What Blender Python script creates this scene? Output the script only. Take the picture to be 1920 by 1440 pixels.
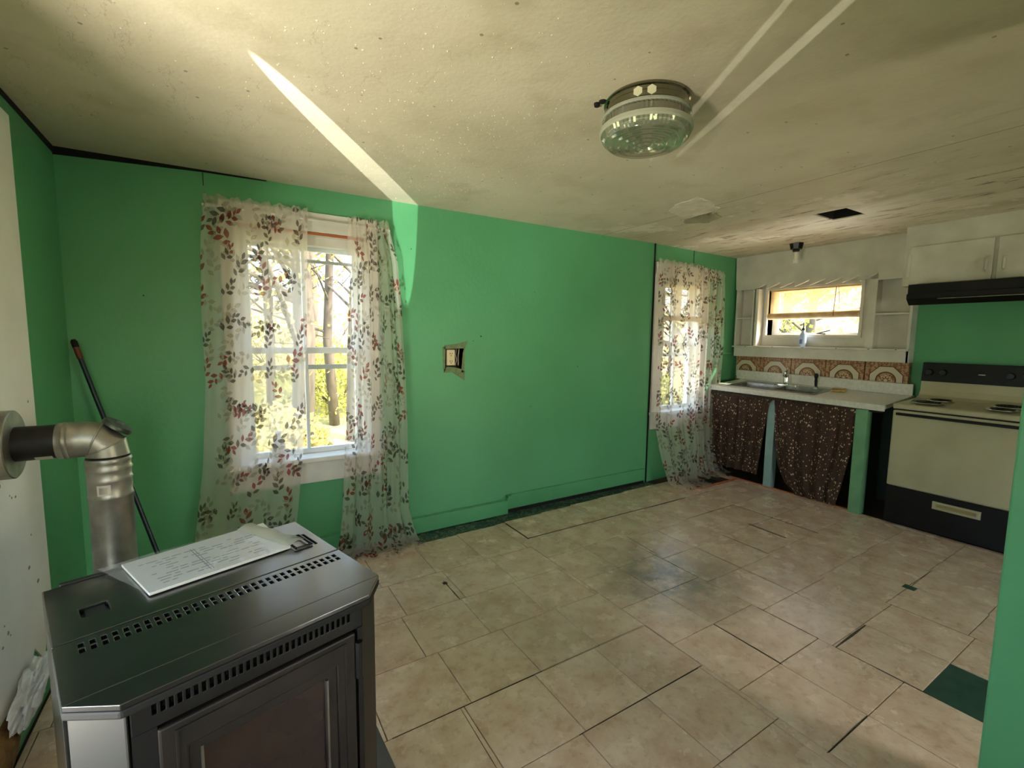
import bpy, bmesh, math, random
from mathutils import Vector, Matrix
random.seed(7)
PI = math.pi
scene = bpy.context.scene
COL = scene.collection
for o in list(bpy.data.objects):
    bpy.data.objects.remove(o)

# ------------------------------------------------------------------ camera
cam_d = bpy.data.cameras.new('camera')
cam_d.sensor_width = 36.0
cam_d.lens = 870 / 1920 * 36
cam_d.clip_start = 0.02
cam = bpy.data.objects.new('camera', cam_d)
COL.objects.link(cam)
yaw, pitch, roll = 0.55534, 0.09864, -0.01249
fwd = Vector((math.sin(yaw) * math.cos(pitch), math.cos(yaw) * math.cos(pitch), -math.sin(pitch)))
rgt = Vector((math.cos(yaw), -math.sin(yaw), 0))
dwn = fwd.cross(rgt)
r2 = rgt * math.cos(roll) + dwn * math.sin(roll)
d2 = -rgt * math.sin(roll) + dwn * math.cos(roll)
cm = Matrix((r2, -d2, -fwd)).transposed().to_4x4()
cm.translation = (0, 0, 1.42)
cam.matrix_world = cm
scene.camera = cam

# ------------------------------------------------------------------ exposure, sky, sun, window light
vs = scene.view_settings
scene.display_settings.display_device = 'sRGB'
vs.view_transform = 'Standard'
vs.look = 'None'
vs.exposure = 0.19
vs.gamma = 1.0
vs.use_curve_mapping = False

world = bpy.data.worlds.new('sky')
scene.world = world
world.use_nodes = True
wn = world.node_tree
wn.nodes.clear()
w_out = wn.nodes.new('ShaderNodeOutputWorld')
w_bg = wn.nodes.new('ShaderNodeBackground')
w_sky = wn.nodes.new('ShaderNodeTexSky')
w_sky.sky_type = 'NISHITA'
w_sky.sun_disc = False
w_sky.sun_elevation = math.radians(42)
w_sky.sun_rotation = math.radians(150)
w_sky.air_density = 1.0
w_sky.dust_density = 2.5
w_bg.inputs['Strength'].default_value = 1.7
wn.links.new(w_sky.outputs[0], w_bg.inputs[0])
wn.links.new(w_bg.outputs[0], w_out.inputs[0])

def lamp_aim(o, loc, direction, up='Y'):
    o.location = loc
    o.rotation_euler = Vector(direction).to_track_quat('-Z', up).to_euler()

sun_d = bpy.data.lights.new('sun', 'SUN')
sun_d.energy = 9.0
sun_d.angle = math.radians(0.6)
sun_d.color = (1.0, 0.93, 0.80)
sun = bpy.data.objects.new('sun', sun_d)
COL.objects.link(sun)
lamp_aim(sun, (2, -6, 8), (-0.50, 0.55, -0.62))

def area(name, loc, direction, sx, sy, power, color=(1, 1, 1), spread=180):
    d = bpy.data.lights.new(name, 'AREA')
    d.shape = 'RECTANGLE'
    d.size, d.size_y = sx, sy
    d.energy = power
    d.color = color
    d.spread = math.radians(spread)
    o = bpy.data.objects.new(name, d)
    COL.objects.link(o)
    lamp_aim(o, loc, direction)
    return o

# unseen lamp for daylight through an assumed window in the left wall; the kitchen fill lamp at the rear is added
area('assumed_side_daylight', (-1.75, -0.05, 0.55), (0.85, 0.52, 0.52), 1.1, 0.8, 175, (1.0, 0.95, 0.86))
area('kitchen_fill_lamp', (2.9, -2.45, 1.05), (-0.08, 1, 0.5), 1.0, 0.9, 30, (1.0, 0.96, 0.88))
# unseen lamps added as ground bounce below the two kitchen-end windows
area('bounce_fill_kitchen', (5.95, 2.45, 0.85), (-1, 0, 0.8), 0.9, 0.5, 105, (1.0, 0.95, 0.86))
area('bounce_fill_corner', (4.0, 4.25, 0.12), (0.02, -1, 0.75), 0.9, 0.45, 40, (1.0, 0.96, 0.88))
# assumed spot lamps outside unseen windows, shaped to throw the ceiling and wall streaks
def assumed_streak_lamp(name, loc, target_low, target_high, half_width, power, blend=0.12):
    """assumed spot lamp for a light streak: a thin upright fan of light"""
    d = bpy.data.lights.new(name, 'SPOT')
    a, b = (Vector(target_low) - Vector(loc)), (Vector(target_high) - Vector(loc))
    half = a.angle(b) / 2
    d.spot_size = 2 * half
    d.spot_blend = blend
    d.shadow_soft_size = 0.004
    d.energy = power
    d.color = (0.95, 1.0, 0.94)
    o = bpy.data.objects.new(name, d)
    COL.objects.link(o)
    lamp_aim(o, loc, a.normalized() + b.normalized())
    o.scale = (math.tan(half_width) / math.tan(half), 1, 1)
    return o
assumed_streak_lamp('assumed_streak_side', (-0.95, 0.29, 0.50), (1.075, 3.14, 1.6), (0.10, 1.757, 2.312), math.radians(1.15), 700)
assumed_streak_lamp('assumed_streak_rear', (-0.49, -2.35, 0.95), (1.92, 1.80, 2.31), (1.17, 0.50, 2.31), math.radians(0.20), 420)
assumed_streak_lamp('assumed_streak_rear_second', (-0.14, -2.35, 0.95), (1.93, 1.62, 2.31), (1.33, 0.42, 2.31), math.radians(0.32), 420)

# ------------------------------------------------------------------ helpers
def lin(c):
    return c / 12.92 if c <= 0.04045 else ((c + 0.055) / 1.055) ** 2.4

def rgb(r, g, b):
    return (lin(r / 255), lin(g / 255), lin(b / 255), 1)

MATS = {}

def mat(name, col, rough=0.5, metal=0.0, col2=None, scale=4.0, detail=4.0, lo=0.35, hi=0.65, bump=0.0, bscale=60.0, spec=0.5, coords='Object', stretch=None, coat=0.0):
    m = bpy.data.materials.new(name)
    m.use_nodes = True
    nt = m.node_tree
    b = nt.nodes['Principled BSDF']
    b.inputs['Roughness'].default_value = rough
    b.inputs['Metallic'].default_value = metal
    b.inputs['Specular IOR Level'].default_value = spec
    b.inputs['Coat Weight'].default_value = coat
    b.inputs['Base Color'].default_value = col
    tc = nt.nodes.new('ShaderNodeTexCoord')
    vec = tc.outputs[coords]
    if stretch:
        mp = nt.nodes.new('ShaderNodeMapping')
        mp.inputs['Scale'].default_value = stretch
        nt.links.new(vec, mp.inputs[0])
        vec = mp.outputs[0]
    if col2:
        n = nt.nodes.new('ShaderNodeTexNoise')
        n.inputs['Scale'].default_value = scale
        n.inputs['Detail'].default_value = detail
        nt.links.new(vec, n.inputs['Vector'])
        r = nt.nodes.new('ShaderNodeValToRGB')
        r.color_ramp.elements[0].position = lo
        r.color_ramp.elements[1].position = hi
        r.color_ramp.elements[0].color = col
        r.color_ramp.elements[1].color = col2
        nt.links.new(n.outputs['Fac'], r.inputs[0])
        nt.links.new(r.outputs[0], b.inputs['Base Color'])
    if bump:
        n2 = nt.nodes.new('ShaderNodeTexNoise')
        n2.inputs['Scale'].default_value = bscale
        n2.inputs['Detail'].default_value = 3
        nt.links.new(vec, n2.inputs['Vector'])
        bp = nt.nodes.new('ShaderNodeBump')
        bp.inputs['Strength'].default_value = bump
        bp.inputs['Distance'].default_value = 0.01
        nt.links.new(n2.outputs['Fac'], bp.inputs['Height'])
        nt.links.new(bp.outputs[0], b.inputs['Normal'])
    MATS[name] = m
    return m

def nd(nt, t, **kw):
    n = nt.nodes.new(t)
    for k, v in kw.items():
        setattr(n, k, v)
    return n

def mth(nt, op, a, b=None, c=None):
    n = nt.nodes.new('ShaderNodeMath')
    n.operation = op
    for i, x in enumerate((a, b, c)):
        if x is None:
            continue
        if isinstance(x, (int, float)):
            n.inputs[i].default_value = x
        else:
            nt.links.new(x, n.inputs[i])
    return n.outputs[0]

def mixc(nt, fac, a, b):
    n = nt.nodes.new('ShaderNodeMix')
    n.data_type = 'RGBA'
    for s, x in ((n.inputs[0], fac), (n.inputs[6], a), (n.inputs[7], b)):
        if isinstance(x, (int, float)):
            s.default_value = x
        elif isinstance(x, tuple):
            s.default_value = x
        else:
            nt.links.new(x, s)
    return n.outputs[2]

class MB:
    """collects shapes into one mesh"""
    def __init__(self):
        self.v, self.f, self.mi, self.uv = [], [], [], {}
    def add(self, vs_, fs, mi=0):
        o = len(self.v)
        self.v += [tuple(p) for p in vs_]
        self.f += [tuple(i + o for i in f) for f in fs]
        self.mi += [mi] * len(fs)
        return self
    def box(self, x0, x1, y0, y1, z0, z1, mi=0, T=None):
        vs_ = [Vector((x, y, z)) for z in (z0, z1) for y in (y0, y1) for x in (x0, x1)]
        if T is not None:
            vs_ = [T @ p for p in vs_]
        return self.add(vs_, [(0, 2, 3, 1), (4, 5, 7, 6), (0, 1, 5, 4), (2, 6, 7, 3), (0, 4, 6, 2), (1, 3, 7, 5)], mi)
    def prism(self, poly, z0, z1, mi=0, T=None):
        n = len(poly)
        vs_ = [Vector((x, y, z0)) for x, y in poly] + [Vector((x, y, z1)) for x, y in poly]
        if T is not None:
            vs_ = [T @ p for p in vs_]
        fs = [tuple(range(n - 1, -1, -1)), tuple(range(n, 2 * n))] + [(i, (i + 1) % n, n + (i + 1) % n, n + i) for i in range(n)]
        return self.add(vs_, fs, mi)
    def tube(self, pts, r, n=12, mi=0, cap=True):
        pts = [Vector(p) for p in pts]
        rs = r if isinstance(r, (list, tuple)) else [r] * len(pts)
        vs_, fs = [], []
        prev = None
        for i, p in enumerate(pts):
            a = pts[max(i - 1, 0)]
            b = pts[min(i + 1, len(pts) - 1)]
            t = (b - a).normalized()
            if prev is None:
                x = t.orthogonal().normalized()
            else:
                x = (prev - t * prev.dot(t)).normalized()
            prev = x
            y = t.cross(x)
            for k in range(n):
                an = 2 * PI * k / n
                vs_.append(p + (x * math.cos(an) + y * math.sin(an)) * rs[i])
        for i in range(len(pts) - 1):
            for k in range(n):
                k2 = (k + 1) % n
                fs.append((i * n + k, i * n + k2, (i + 1) * n + k2, (i + 1) * n + k))
        if cap:
            fs.append(tuple(range(n - 1, -1, -1)))
            fs.append(tuple(range((len(pts) - 1) * n, len(pts) * n)))
        return self.add(vs_, fs, mi)
    def lathe(self, prof, n=32, mi=0, T=None, closed=False):
        vs_, fs = [], []
        for r, z in prof:
            for k in range(n):
                a = 2 * PI * k / n
                p = Vector((r * math.cos(a), r * math.sin(a), z))
                vs_.append(T @ p if T is not None else p)
        m = len(prof)
        for i in range(m if closed else m - 1):
            j = (i + 1) % m
            for k in range(n):
                k2 = (k + 1) % n
                fs.append((i * n + k, i * n + k2, j * n + k2, j * n + k))
        if not closed:
            fs.append(tuple(range(n - 1, -1, -1)))
            fs.append(tuple(range((m - 1) * n, m * n)))
        return self.add(vs_, fs, mi)
    def plate(self, us, vs_, holes, w0, w1, fn, mi=0):
        """rectangle us x vs_ with rectangular holes; w0 front, w1 back; fn(u,v,w)->xyz"""
        U = sorted(set([us[0], us[1]] + [h[0] for h in holes] + [h[1] for h in holes]))
        V = sorted(set([vs_[0], vs_[1]] + [h[2] for h in holes] + [h[3] for h in holes]))
        U = [u for u in U if us[0] - 1e-9 <= u <= us[1] + 1e-9]
        V = [v for v in V if vs_[0] - 1e-9 <= v <= vs_[1] + 1e-9]
        def solid(i, j):
            if i < 0 or j < 0 or i >= len(U) - 1 or j >= len(V) - 1:
                return False
            cu, cv = (U[i] + U[i + 1]) / 2, (V[j] + V[j + 1]) / 2
            return not any(h[0] < cu < h[1] and h[2] < cv < h[3] for h in holes)
        idx = {}
        pts, fs = [], []
        def P(i, j, k):
            if (i, j, k) not in idx:
                idx[(i, j, k)] = len(pts)
                pts.append(fn(U[i], V[j], (w0, w1)[k]))
            return idx[(i, j, k)]
        for i in range(len(U) - 1):
            for j in range(len(V) - 1):
                if not solid(i, j):
                    continue
                fs.append((P(i, j, 0), P(i + 1, j, 0), P(i + 1, j + 1, 0), P(i, j + 1, 0)))
                fs.append((P(i, j, 1), P(i, j + 1, 1), P(i + 1, j + 1, 1), P(i + 1, j, 1)))
                if not solid(i - 1, j):
                    fs.append((P(i, j, 0), P(i, j + 1, 0), P(i, j + 1, 1), P(i, j, 1)))
                if not solid(i + 1, j):
                    fs.append((P(i + 1, j, 0), P(i + 1, j, 1), P(i + 1, j + 1, 1), P(i + 1, j + 1, 0)))
                if not solid(i, j - 1):
                    fs.append((P(i, j, 0), P(i, j, 1), P(i + 1, j, 1), P(i + 1, j, 0)))
                if not solid(i, j + 1):
                    fs.append((P(i, j + 1, 0), P(i + 1, j + 1, 0), P(i + 1, j + 1, 1), P(i, j + 1, 1)))
        return self.add(pts, fs, mi)
    def build(self, name, mats, parent=None, smooth=False, bevel=0, kind=None, label=None, fix=True, auto=None):
        me = bpy.data.meshes.new(name)
        me.from_pydata(self.v, [], self.f)
        if not isinstance(mats, (list, tuple)):
            mats = [mats]
        for m in mats:
            me.materials.append(m)
        for p, i in zip(me.polygons, self.mi):
            p.material_index = i
        if fix:
            bm = bmesh.new()
            bm.from_mesh(me)
            bmesh.ops.recalc_face_normals(bm, faces=bm.faces)
            bm.to_mesh(me)
            bm.free()
        if smooth:
            for p in me.polygons:
                p.use_smooth = True
            if auto:
                me.set_sharp_from_angle(angle=math.radians(auto))
        me.update()
        o = bpy.data.objects.new(name, me)
        COL.objects.link(o)
        if parent is not None:
            o.parent = parent
        if bevel:
            md = o.modifiers.new('bevel', 'BEVEL')
            md.width = bevel
            md.segments = 2
            md.limit_method = 'ANGLE'
            md.angle_limit = math.radians(40)
        if kind:
            o['kind'] = kind
        if label:
            o['label'] = label
        return o

def thing(name, label, cat, M=None, loc=None, rotz=0.0, group=None):
    o = bpy.data.objects.new(name, None)
    COL.objects.link(o)
    o.empty_display_size = 0.1
    if M is not None:
        o.matrix_world = M
    elif loc is not None:
        o.location = loc
        o.rotation_euler = (0, 0, rotz)
    o['label'] = label
    o['category'] = cat
    if group:
        o['group'] = group
    return o

def tag(o, label, cat, group=None):
    o['label'] = label
    o['category'] = cat
    if group:
        o['group'] = group
    return o

def structure(name, M=None, loc=None, rotz=0.0):
    o = bpy.data.objects.new(name, None)
    COL.objects.link(o)
    o.empty_display_size = 0.1
    if M is not None:
        o.matrix_world = M
    elif loc is not None:
        o.location = loc
        o.rotation_euler = (0, 0, rotz)
    o['kind'] = 'structure'
    return o

def share(src, name, loc, parent=None, rot=None):
    o = src.copy()
    o.name = name
    COL.objects.link(o)
    o.location = loc
    if rot:
        o.rotation_euler = rot
    if parent is not None:
        o.parent = parent
    return o

def interp(tab, x):
    tab = sorted(tab)
    if x <= tab[0][0]:
        return tab[0][1]
    for (a, va), (b, vb) in zip(tab, tab[1:]):
        if x <= b:
            t = (x - a) / (b - a)
            return va + (vb - va) * t
    return tab[-1][1]

# ------------------------------------------------------------------ materials
def make_green():
    m = mat('green_paint', rgb(84, 156, 104), 0.42, 0, rgb(92, 166, 114), 1.6, 5, 0.3, 0.7, 0.12, 35)
    return m
GREEN = make_green()
GREEN_TRIM = mat('green_paint_gloss', rgb(88, 162, 110), 0.35, 0, rgb(80, 150, 100), 3, 4, bump=0.1, bscale=25)
WHITE = mat('white_gloss_paint', rgb(214, 210, 196), 0.38, 0, rgb(198, 193, 178), 5, 5, bump=0.06, bscale=30)
TRIM = mat('window_trim_paint', rgb(226, 222, 210), 0.35, 0, rgb(212, 206, 192), 6, 4)
SASH = mat('white_sash_vinyl', rgb(225, 228, 228), 0.3)
PLASTER = mat('bare_plaster', rgb(248, 245, 236), 0.8, 0, rgb(236, 232, 220), 3, 6, 0.35, 0.75, 0.15, 20)
DARK = mat('dark_void', rgb(14, 11, 9), 0.9)
DARKWOOD = mat('subfloor_boards', rgb(40, 28, 20), 0.8, 0, rgb(60, 44, 32), 8, 4)
LATH = mat('rough_lath', rgb(96, 76, 56), 0.9, 0, rgb(60, 46, 34), 30, 4)
BLACKM = mat('black_enamel', rgb(9, 9, 10), 0.36, 0, rgb(14, 14, 14), 8, 3, spec=0.3)
STOVE = mat('satin_black_stove_steel', rgb(22, 22, 23), 0.34, 0.2, rgb(34, 33, 33), 9, 6, 0.4, 0.75, 0.03, 14, 0.5, coat=1.0)
STOVE.node_tree.nodes['Principled BSDF'].inputs['Coat IOR'].default_value = 1.65
STOVE.node_tree.nodes['Principled BSDF'].inputs['Coat Roughness'].default_value = 0.14
STOVE2 = mat('black_cast_frame', rgb(34, 30, 28), 0.5, 0.2, rgb(44, 38, 34), 12, 4)
STOVEGLASS = mat('floor_reflection_glass', rgb(58, 40, 34), 0.22, 0, rgb(40, 30, 27), 4, 5)  # brown tone stands for the floor mirrored in the door glass
GALV = mat('galvanised_steel', rgb(172, 168, 156), 0.40, 0.78, rgb(136, 132, 122), 11, 6, bump=0.06, bscale=40)
CHROME = mat('chrome', rgb(215, 215, 212), 0.12, 1.0)
STEEL = mat('stainless_steel', rgb(140, 138, 132), 0.3, 0.9, rgb(120, 118, 112), 20, 3)
ALMOND = mat('almond_enamel', rgb(176, 168, 136), 0.3, 0, rgb(166, 158, 126), 4, 3)
COUNTER = mat('white_laminate', rgb(214, 212, 200), 0.28, 0, rgb(202, 199, 186), 40, 2)
POSTBLUE = mat('pale_blue_post_paint', rgb(150, 178, 176), 0.5, 0, rgb(134, 164, 160), 8, 3)
POSTGREEN = mat('pale_green_post_paint', rgb(112, 160, 116), 0.45, 0, rgb(98, 146, 104), 8, 3)
ORANGE = mat('orange_edging', rgb(190, 112, 72), 0.6, 0, rgb(164, 92, 58), 20, 3)
PAPER = mat('printed_paper', rgb(205, 203, 192), 0.6)
INK = mat('print_ink', rgb(128, 128, 122), 0.7)
IVORY = mat('ivory_plastic', rgb(212, 196, 152), 0.4)
BROOM = mat('navy_pole_paint', rgb(18, 34, 48), 0.35)
RUST = mat('rust_red_tip', rgb(110, 48, 32), 0.6)
BAMBOO = mat('bamboo_slat', rgb(226, 196, 150), 0.6, 0, rgb(200, 164, 118), 12, 3)
CORD = mat('brown_cord', rgb(120, 80, 50), 0.8)
COPPER = mat('copper_rod', rgb(206, 120, 72), 0.28, 0.8)
YELLOW = mat('yellow_sponge', rgb(196, 166, 96), 0.9, 0, rgb(160, 132, 70), 30, 3, bump=0.3, bscale=80)
INSUL = mat('brown_insulation', rgb(150, 116, 70), 0.95, 0, rgb(108, 80, 46), 14, 5, bump=0.6, bscale=40)
HEARTH = mat('hearth_pad_slate', rgb(72, 70, 72), 0.5, 0, rgb(86, 83, 82), 8, 4)
GRILLE = mat('dark_register_metal', rgb(28, 26, 24), 0.5, 0.4)
SOCKETW = mat('socket_porcelain', rgb(226, 220, 200), 0.35)
BARK = mat('grey_bark', rgb(104, 92, 78), 0.9, 0, rgb(74, 66, 56), 10, 5, stretch=(1, 1, 0.2))
SCUFF = mat('brown_grey_scuff', rgb(138, 124, 100), 0.9, 0, rgb(172, 160, 136), 60, 3)
HEARTMAT = mat('sticker_grey', rgb(90, 90, 92), 0.6)
BLUELAB = mat('blue_liquid', rgb(140, 170, 220), 0.2)
RIDGE = mat('rubber_gasket', rgb(10, 10, 10), 0.7)

def ceiling_mat():
    m = bpy.data.materials.new('stained_cream_ceiling')
    m.use_nodes = True
    nt = m.node_tree
    b = nt.nodes['Principled BSDF']
    b.inputs['Roughness'].default_value = 0.55
    b.inputs['Specular IOR Level'].default_value = 0.3
    tc = nd(nt, 'ShaderNodeTexCoord')
    def noise(scale, detail, st=None, rough=0.5):
        n = nd(nt, 'ShaderNodeTexNoise')
        n.inputs['Scale'].default_value = scale
        n.inputs['Detail'].default_value = detail
        n.inputs['Roughness'].default_value = rough
        v = tc.outputs['Object']
        if st:
            mp = nd(nt, 'ShaderNodeMapping')
            mp.inputs['Scale'].default_value = st
            nt.links.new(v, mp.inputs[0])
            v = mp.outputs[0]
        nt.links.new(v, n.inputs['Vector'])
        return n.outputs['Fac']
    def ramp(f, lo, hi):
        r = nd(nt, 'ShaderNodeMapRange')
        r.clamp = True
        r.inputs[1].default_value = lo
        r.inputs[2].default_value = hi
        nt.links.new(f, r.inputs[0])
        return r.outputs[0]
    c = mixc(nt, ramp(noise(1.1, 5), 0.38, 0.66), rgb(222, 208, 182), rgb(204, 190, 162))
    c = mixc(nt, mth(nt, 'MULTIPLY', ramp(noise(3.5, 7, None, 0.6), 0.52, 0.72), 0.5), c, rgb(184, 168, 136))
    sep = nd(nt, 'ShaderNodeSeparateXYZ')
    nt.links.new(tc.outputs['Object'], sep.inputs[0])
    X, Y = sep.outputs[0], sep.outputs[1]
    kit = ramp(X, 2.5, 3.6)
    c = mixc(nt, mth(nt, 'MULTIPLY', kit, ramp(noise(2.2, 7, (2.6, 0.7, 1), 0.65), 0.5, 0.66)), c, rgb(196, 176, 146))
    c = mixc(nt, mth(nt, 'MULTIPLY', kit, ramp(noise(5, 8, (3.0, 0.5, 1), 0.7), 0.6, 0.66)), c, rgb(96, 78, 54))
    c = mixc(nt, mth(nt, 'MULTIPLY', ramp(X, 2.3, 3.0), ramp(noise(1.6, 8, (1, 1, 1), 0.7), 0.55, 0.60)), c, rgb(236, 222, 202))
    # board seams
    s1 = mth(nt, 'ABSOLUTE', mth(nt, 'SUBTRACT', X, mth(nt, 'ADD', 2.86, mth(nt, 'MULTIPLY', noise(3, 3), 0.02))))
    c = mixc(nt, mth(nt, 'MULTIPLY', mth(nt, 'LESS_THAN', s1, 0.005), 0.55), c, rgb(96, 84, 62))
    # soot specks
    v = nd(nt, 'ShaderNodeTexVoronoi')
    v.inputs['Scale'].default_value = 9
    nt.links.new(tc.outputs['Object'], v.inputs['Vector'])
    c = mixc(nt, mth(nt, 'MULTIPLY', mth(nt, 'LESS_THAN', v.outputs['Distance'], 0.055), 0.6), c, rgb(90, 76, 56))
    # hairline cracks on the left
    v2 = nd(nt, 'ShaderNodeTexNoise')
    v2.inputs['Scale'].default_value = 2.2
    v2.inputs['Detail'].default_value = 6
    v2.inputs['Roughness'].default_value = 0.62
    mp = nd(nt, 'ShaderNodeMapping')
    mp.inputs['Rotation'].default_value = (0, 0, 0.7)
    mp.inputs['Scale'].default_value = (1.8, 0.5, 1)
    nt.links.new(tc.outputs['Object'], mp.inputs[0])
    nt.links.new(mp.outputs[0], v2.inputs['Vector'])
    cr = mth(nt, 'LESS_THAN', mth(nt, 'ABSOLUTE', mth(nt, 'SUBTRACT', v2.outputs['Fac'], 0.5)), 0.0022)
    cr = mth(nt, 'MULTIPLY', cr, mth(nt, 'MULTIPLY', mth(nt, 'GREATER_THAN', noise(2.0, 2), 0.52), ramp(X, 1.2, 0.5)))
    c = mixc(nt, mth(nt, 'MULTIPLY', cr, 0.25), c, rgb(104, 90, 66))
    nt.links.new(c, b.inputs['Base Color'])
    h = mth(nt, 'ADD', mth(nt, 'MULTIPLY', noise(7, 5), 0.6), mth(nt, 'MULTIPLY', noise(60, 3), 0.12))
    h = mth(nt, 'ADD', h, mth(nt, 'MULTIPLY', mth(nt, 'MULTIPLY', noise(9, 8, (2.4, 0.7, 1), 0.7), kit), 1.3))
    bp = nd(nt, 'ShaderNodeBump')
    bp.inputs['Strength'].default_value = 0.35
    bp.inputs['Distance'].default_value = 0.02
    nt.links.new(h, bp.inputs['Height'])
    nt.links.new(bp.outputs[0], b.inputs['Normal'])
    return m
CEIL = ceiling_mat()

def tile_mat():
    m = bpy.data.materials.new('tan_vinyl_tile')
    m.use_nodes = True
    nt = m.node_tree
    b = nt.nodes['Principled BSDF']
    b.inputs['Specular IOR Level'].default_value = 0.7
    tc = nd(nt, 'ShaderNodeTexCoord')
    oi = nd(nt, 'ShaderNodeObjectInfo')
    geo = nd(nt, 'ShaderNodeNewGeometry')
    off = nd(nt, 'ShaderNodeVectorMath', operation='ADD')
    nt.links.new(tc.outputs['Object'], off.inputs[0])
    cmb = nd(nt, 'ShaderNodeCombineXYZ')
    nt.links.new(mth(nt, 'MULTIPLY', oi.outputs['Random'], 37.0), cmb.inputs[0])
    nt.links.new(mth(nt, 'MULTIPLY', oi.outputs['Random'], 91.0), cmb.inputs[1])
    nt.links.new(cmb.outputs[0], off.inputs[1])
    def noise(scale, detail, rough, vec):
        n = nd(nt, 'ShaderNodeTexNoise')
        n.inputs['Scale'].default_value = scale
        n.inputs['Detail'].default_value = detail
        n.inputs['Roughness'].default_value = rough
        nt.links.new(vec, n.inputs['Vector'])
        return n.outputs['Fac']
    def ramp(f, lo, hi):
        r = nd(nt, 'ShaderNodeMapRange')
        r.clamp = True
        r.inputs[1].default_value = lo
        r.inputs[2].default_value = hi
        nt.links.new(f, r.inputs[0])
        return r.outputs[0]
    c = mixc(nt, ramp(noise(7, 7, 0.62, off.outputs[0]), 0.36, 0.66), rgb(198, 168, 142), rgb(224, 202, 178))
    c = mixc(nt, mth(nt, 'MULTIPLY', ramp(noise(26, 5, 0.6, off.outputs[0]), 0.52, 0.7), 0.4), c, rgb(154, 130, 106))
    c = mixc(nt, mth(nt, 'MULTIPLY', ramp(oi.outputs['Random'], 0.0, 1.0), 0.16), c, rgb(150, 128, 104))
    # worn dirty spot in the middle of the room and grime along the walkway
    pos = geo.outputs['Position']
    def blob(cx, cy, rx, ry):
        s = nd(nt, 'ShaderNodeSeparateXYZ')
        nt.links.new(pos, s.inputs[0])
        dx = mth(nt, 'DIVIDE', mth(nt, 'SUBTRACT', s.outputs[0], cx), rx)
        dy = mth(nt, 'DIVIDE', mth(nt, 'SUBTRACT', s.outputs[1], cy), ry)
        d = mth(nt, 'SQRT', mth(nt, 'ADD', mth(nt, 'MULTIPLY', dx, dx), mth(nt, 'MULTIPLY', dy, dy)))
        return ramp(d, 1.0, 0.15)
    grime = mth(nt, 'MULTIPLY', blob(2.2, 1.75, 0.55, 0.5), ramp(noise(9, 8, 0.75, pos), 0.30, 0.56))
    c = mixc(nt, mth(nt, 'MULTIPLY', grime, 0.95), c, rgb(84, 86, 72))
    g2 = mth(nt, 'MULTIPLY', blob(2.9, 1.5, 1.1, 1.2), ramp(noise(12, 8, 0.75, pos), 0.5, 0.7))
    c = mixc(nt, mth(nt, 'MULTIPLY', g2, 0.45), c, rgb(110, 104, 88))
    nt.links.new(c, b.inputs['Base Color'])
    rr = nd(nt, 'ShaderNodeMapRange')
    rr.inputs[3].default_value = 0.16
    rr.inputs[4].default_value = 0.36
    nt.links.new(noise(5, 5, 0.6, pos), rr.inputs[0])
    nt.links.new(rr.outputs[0], b.inputs['Roughness'])
    bp = nd(nt, 'ShaderNodeBump')
    bp.inputs['Strength'].default_value = 0.12
    bp.inputs['Distance'].default_value = 0.006
    nt.links.new(noise(22, 6, 0.6, off.outputs[0]), bp.inputs['Height'])
    nt.links.new(bp.outputs[0], b.inputs['Normal'])
    return m
TILE = tile_mat()

def marble_mat():
    m = bpy.data.materials.new('green_marbled_linoleum')
    m.use_nodes = True
    nt = m.node_tree
    b = nt.nodes['Principled BSDF']
    b.inputs['Roughness'].default_value = 0.45
    tc = nd(nt, 'ShaderNodeTexCoord')
    n = nd(nt, 'ShaderNodeTexNoise')
    n.inputs['Scale'].default_value = 16
    n.inputs['Detail'].default_value = 6
    n.inputs['Distortion'].default_value = 1.2
    nt.links.new(tc.outputs['Object'], n.inputs['Vector'])
    v = mth(nt, 'ABSOLUTE', mth(nt, 'SUBTRACT', n.outputs['Fac'], 0.5))
    r = nd(nt, 'ShaderNodeValToRGB')
    r.color_ramp.elements[0].position = 0.0
    r.color_ramp.elements[0].color = rgb(128, 140, 118)
    r.color_ramp.elements[1].position = 0.03
    r.color_ramp.elements[1].color = rgb(36, 62, 50)
    e = r.color_ramp.elements.new(0.13)
    e.color = rgb(24, 42, 36)
    nt.links.new(v, r.inputs[0])
    nt.links.new(r.outputs[0], b.inputs['Base Color'])
    return m
MARBLE = marble_mat()
GREENTILE = mat('dark_green_old_tile', rgb(28, 62, 52), 0.45, 0, rgb(40, 76, 64), 18, 5)

def sheer_mat(name, col, transp=0.34, transl=0.5):
    m = bpy.data.materials.new(name)
    m.use_nodes = True
    nt = m.node_tree
    nt.nodes.clear()
    out = nd(nt, 'ShaderNodeOutputMaterial')
    df = nd(nt, 'ShaderNodeBsdfDiffuse')
    tl = nd(nt, 'ShaderNodeBsdfTranslucent')
    tr = nd(nt, 'ShaderNodeBsdfTransparent')
    df.inputs[0].default_value = col
    tl.inputs[0].default_value = col
    m1 = nd(nt, 'ShaderNodeMixShader')
    m1.inputs[0].default_value = transl
    m2 = nd(nt, 'ShaderNodeMixShader')
    m2.inputs[0].default_value = transp
    nt.links.new(df.outputs[0], m1.inputs[1])
    nt.links.new(tl.outputs[0], m1.inputs[2])
    nt.links.new(m1.outputs[0], m2.inputs[1])
    nt.links.new(tr.outputs[0], m2.inputs[2])
    nt.links.new(m2.outputs[0], out.inputs[0])
    return m
BAMBOOT = sheer_mat('backlit_bamboo', rgb(226, 204, 164), 0.16, 0.50)
SHEER = sheer_mat('white_sheer_voile', rgb(246, 234, 222), 0.56, 0.55)
LEAFD = sheer_mat('print_dark_olive', rgb(84, 72, 58), 0.26, 0.4)
LEAFR = sheer_mat('print_brick_red', rgb(150, 62, 54), 0.26, 0.4)
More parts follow.
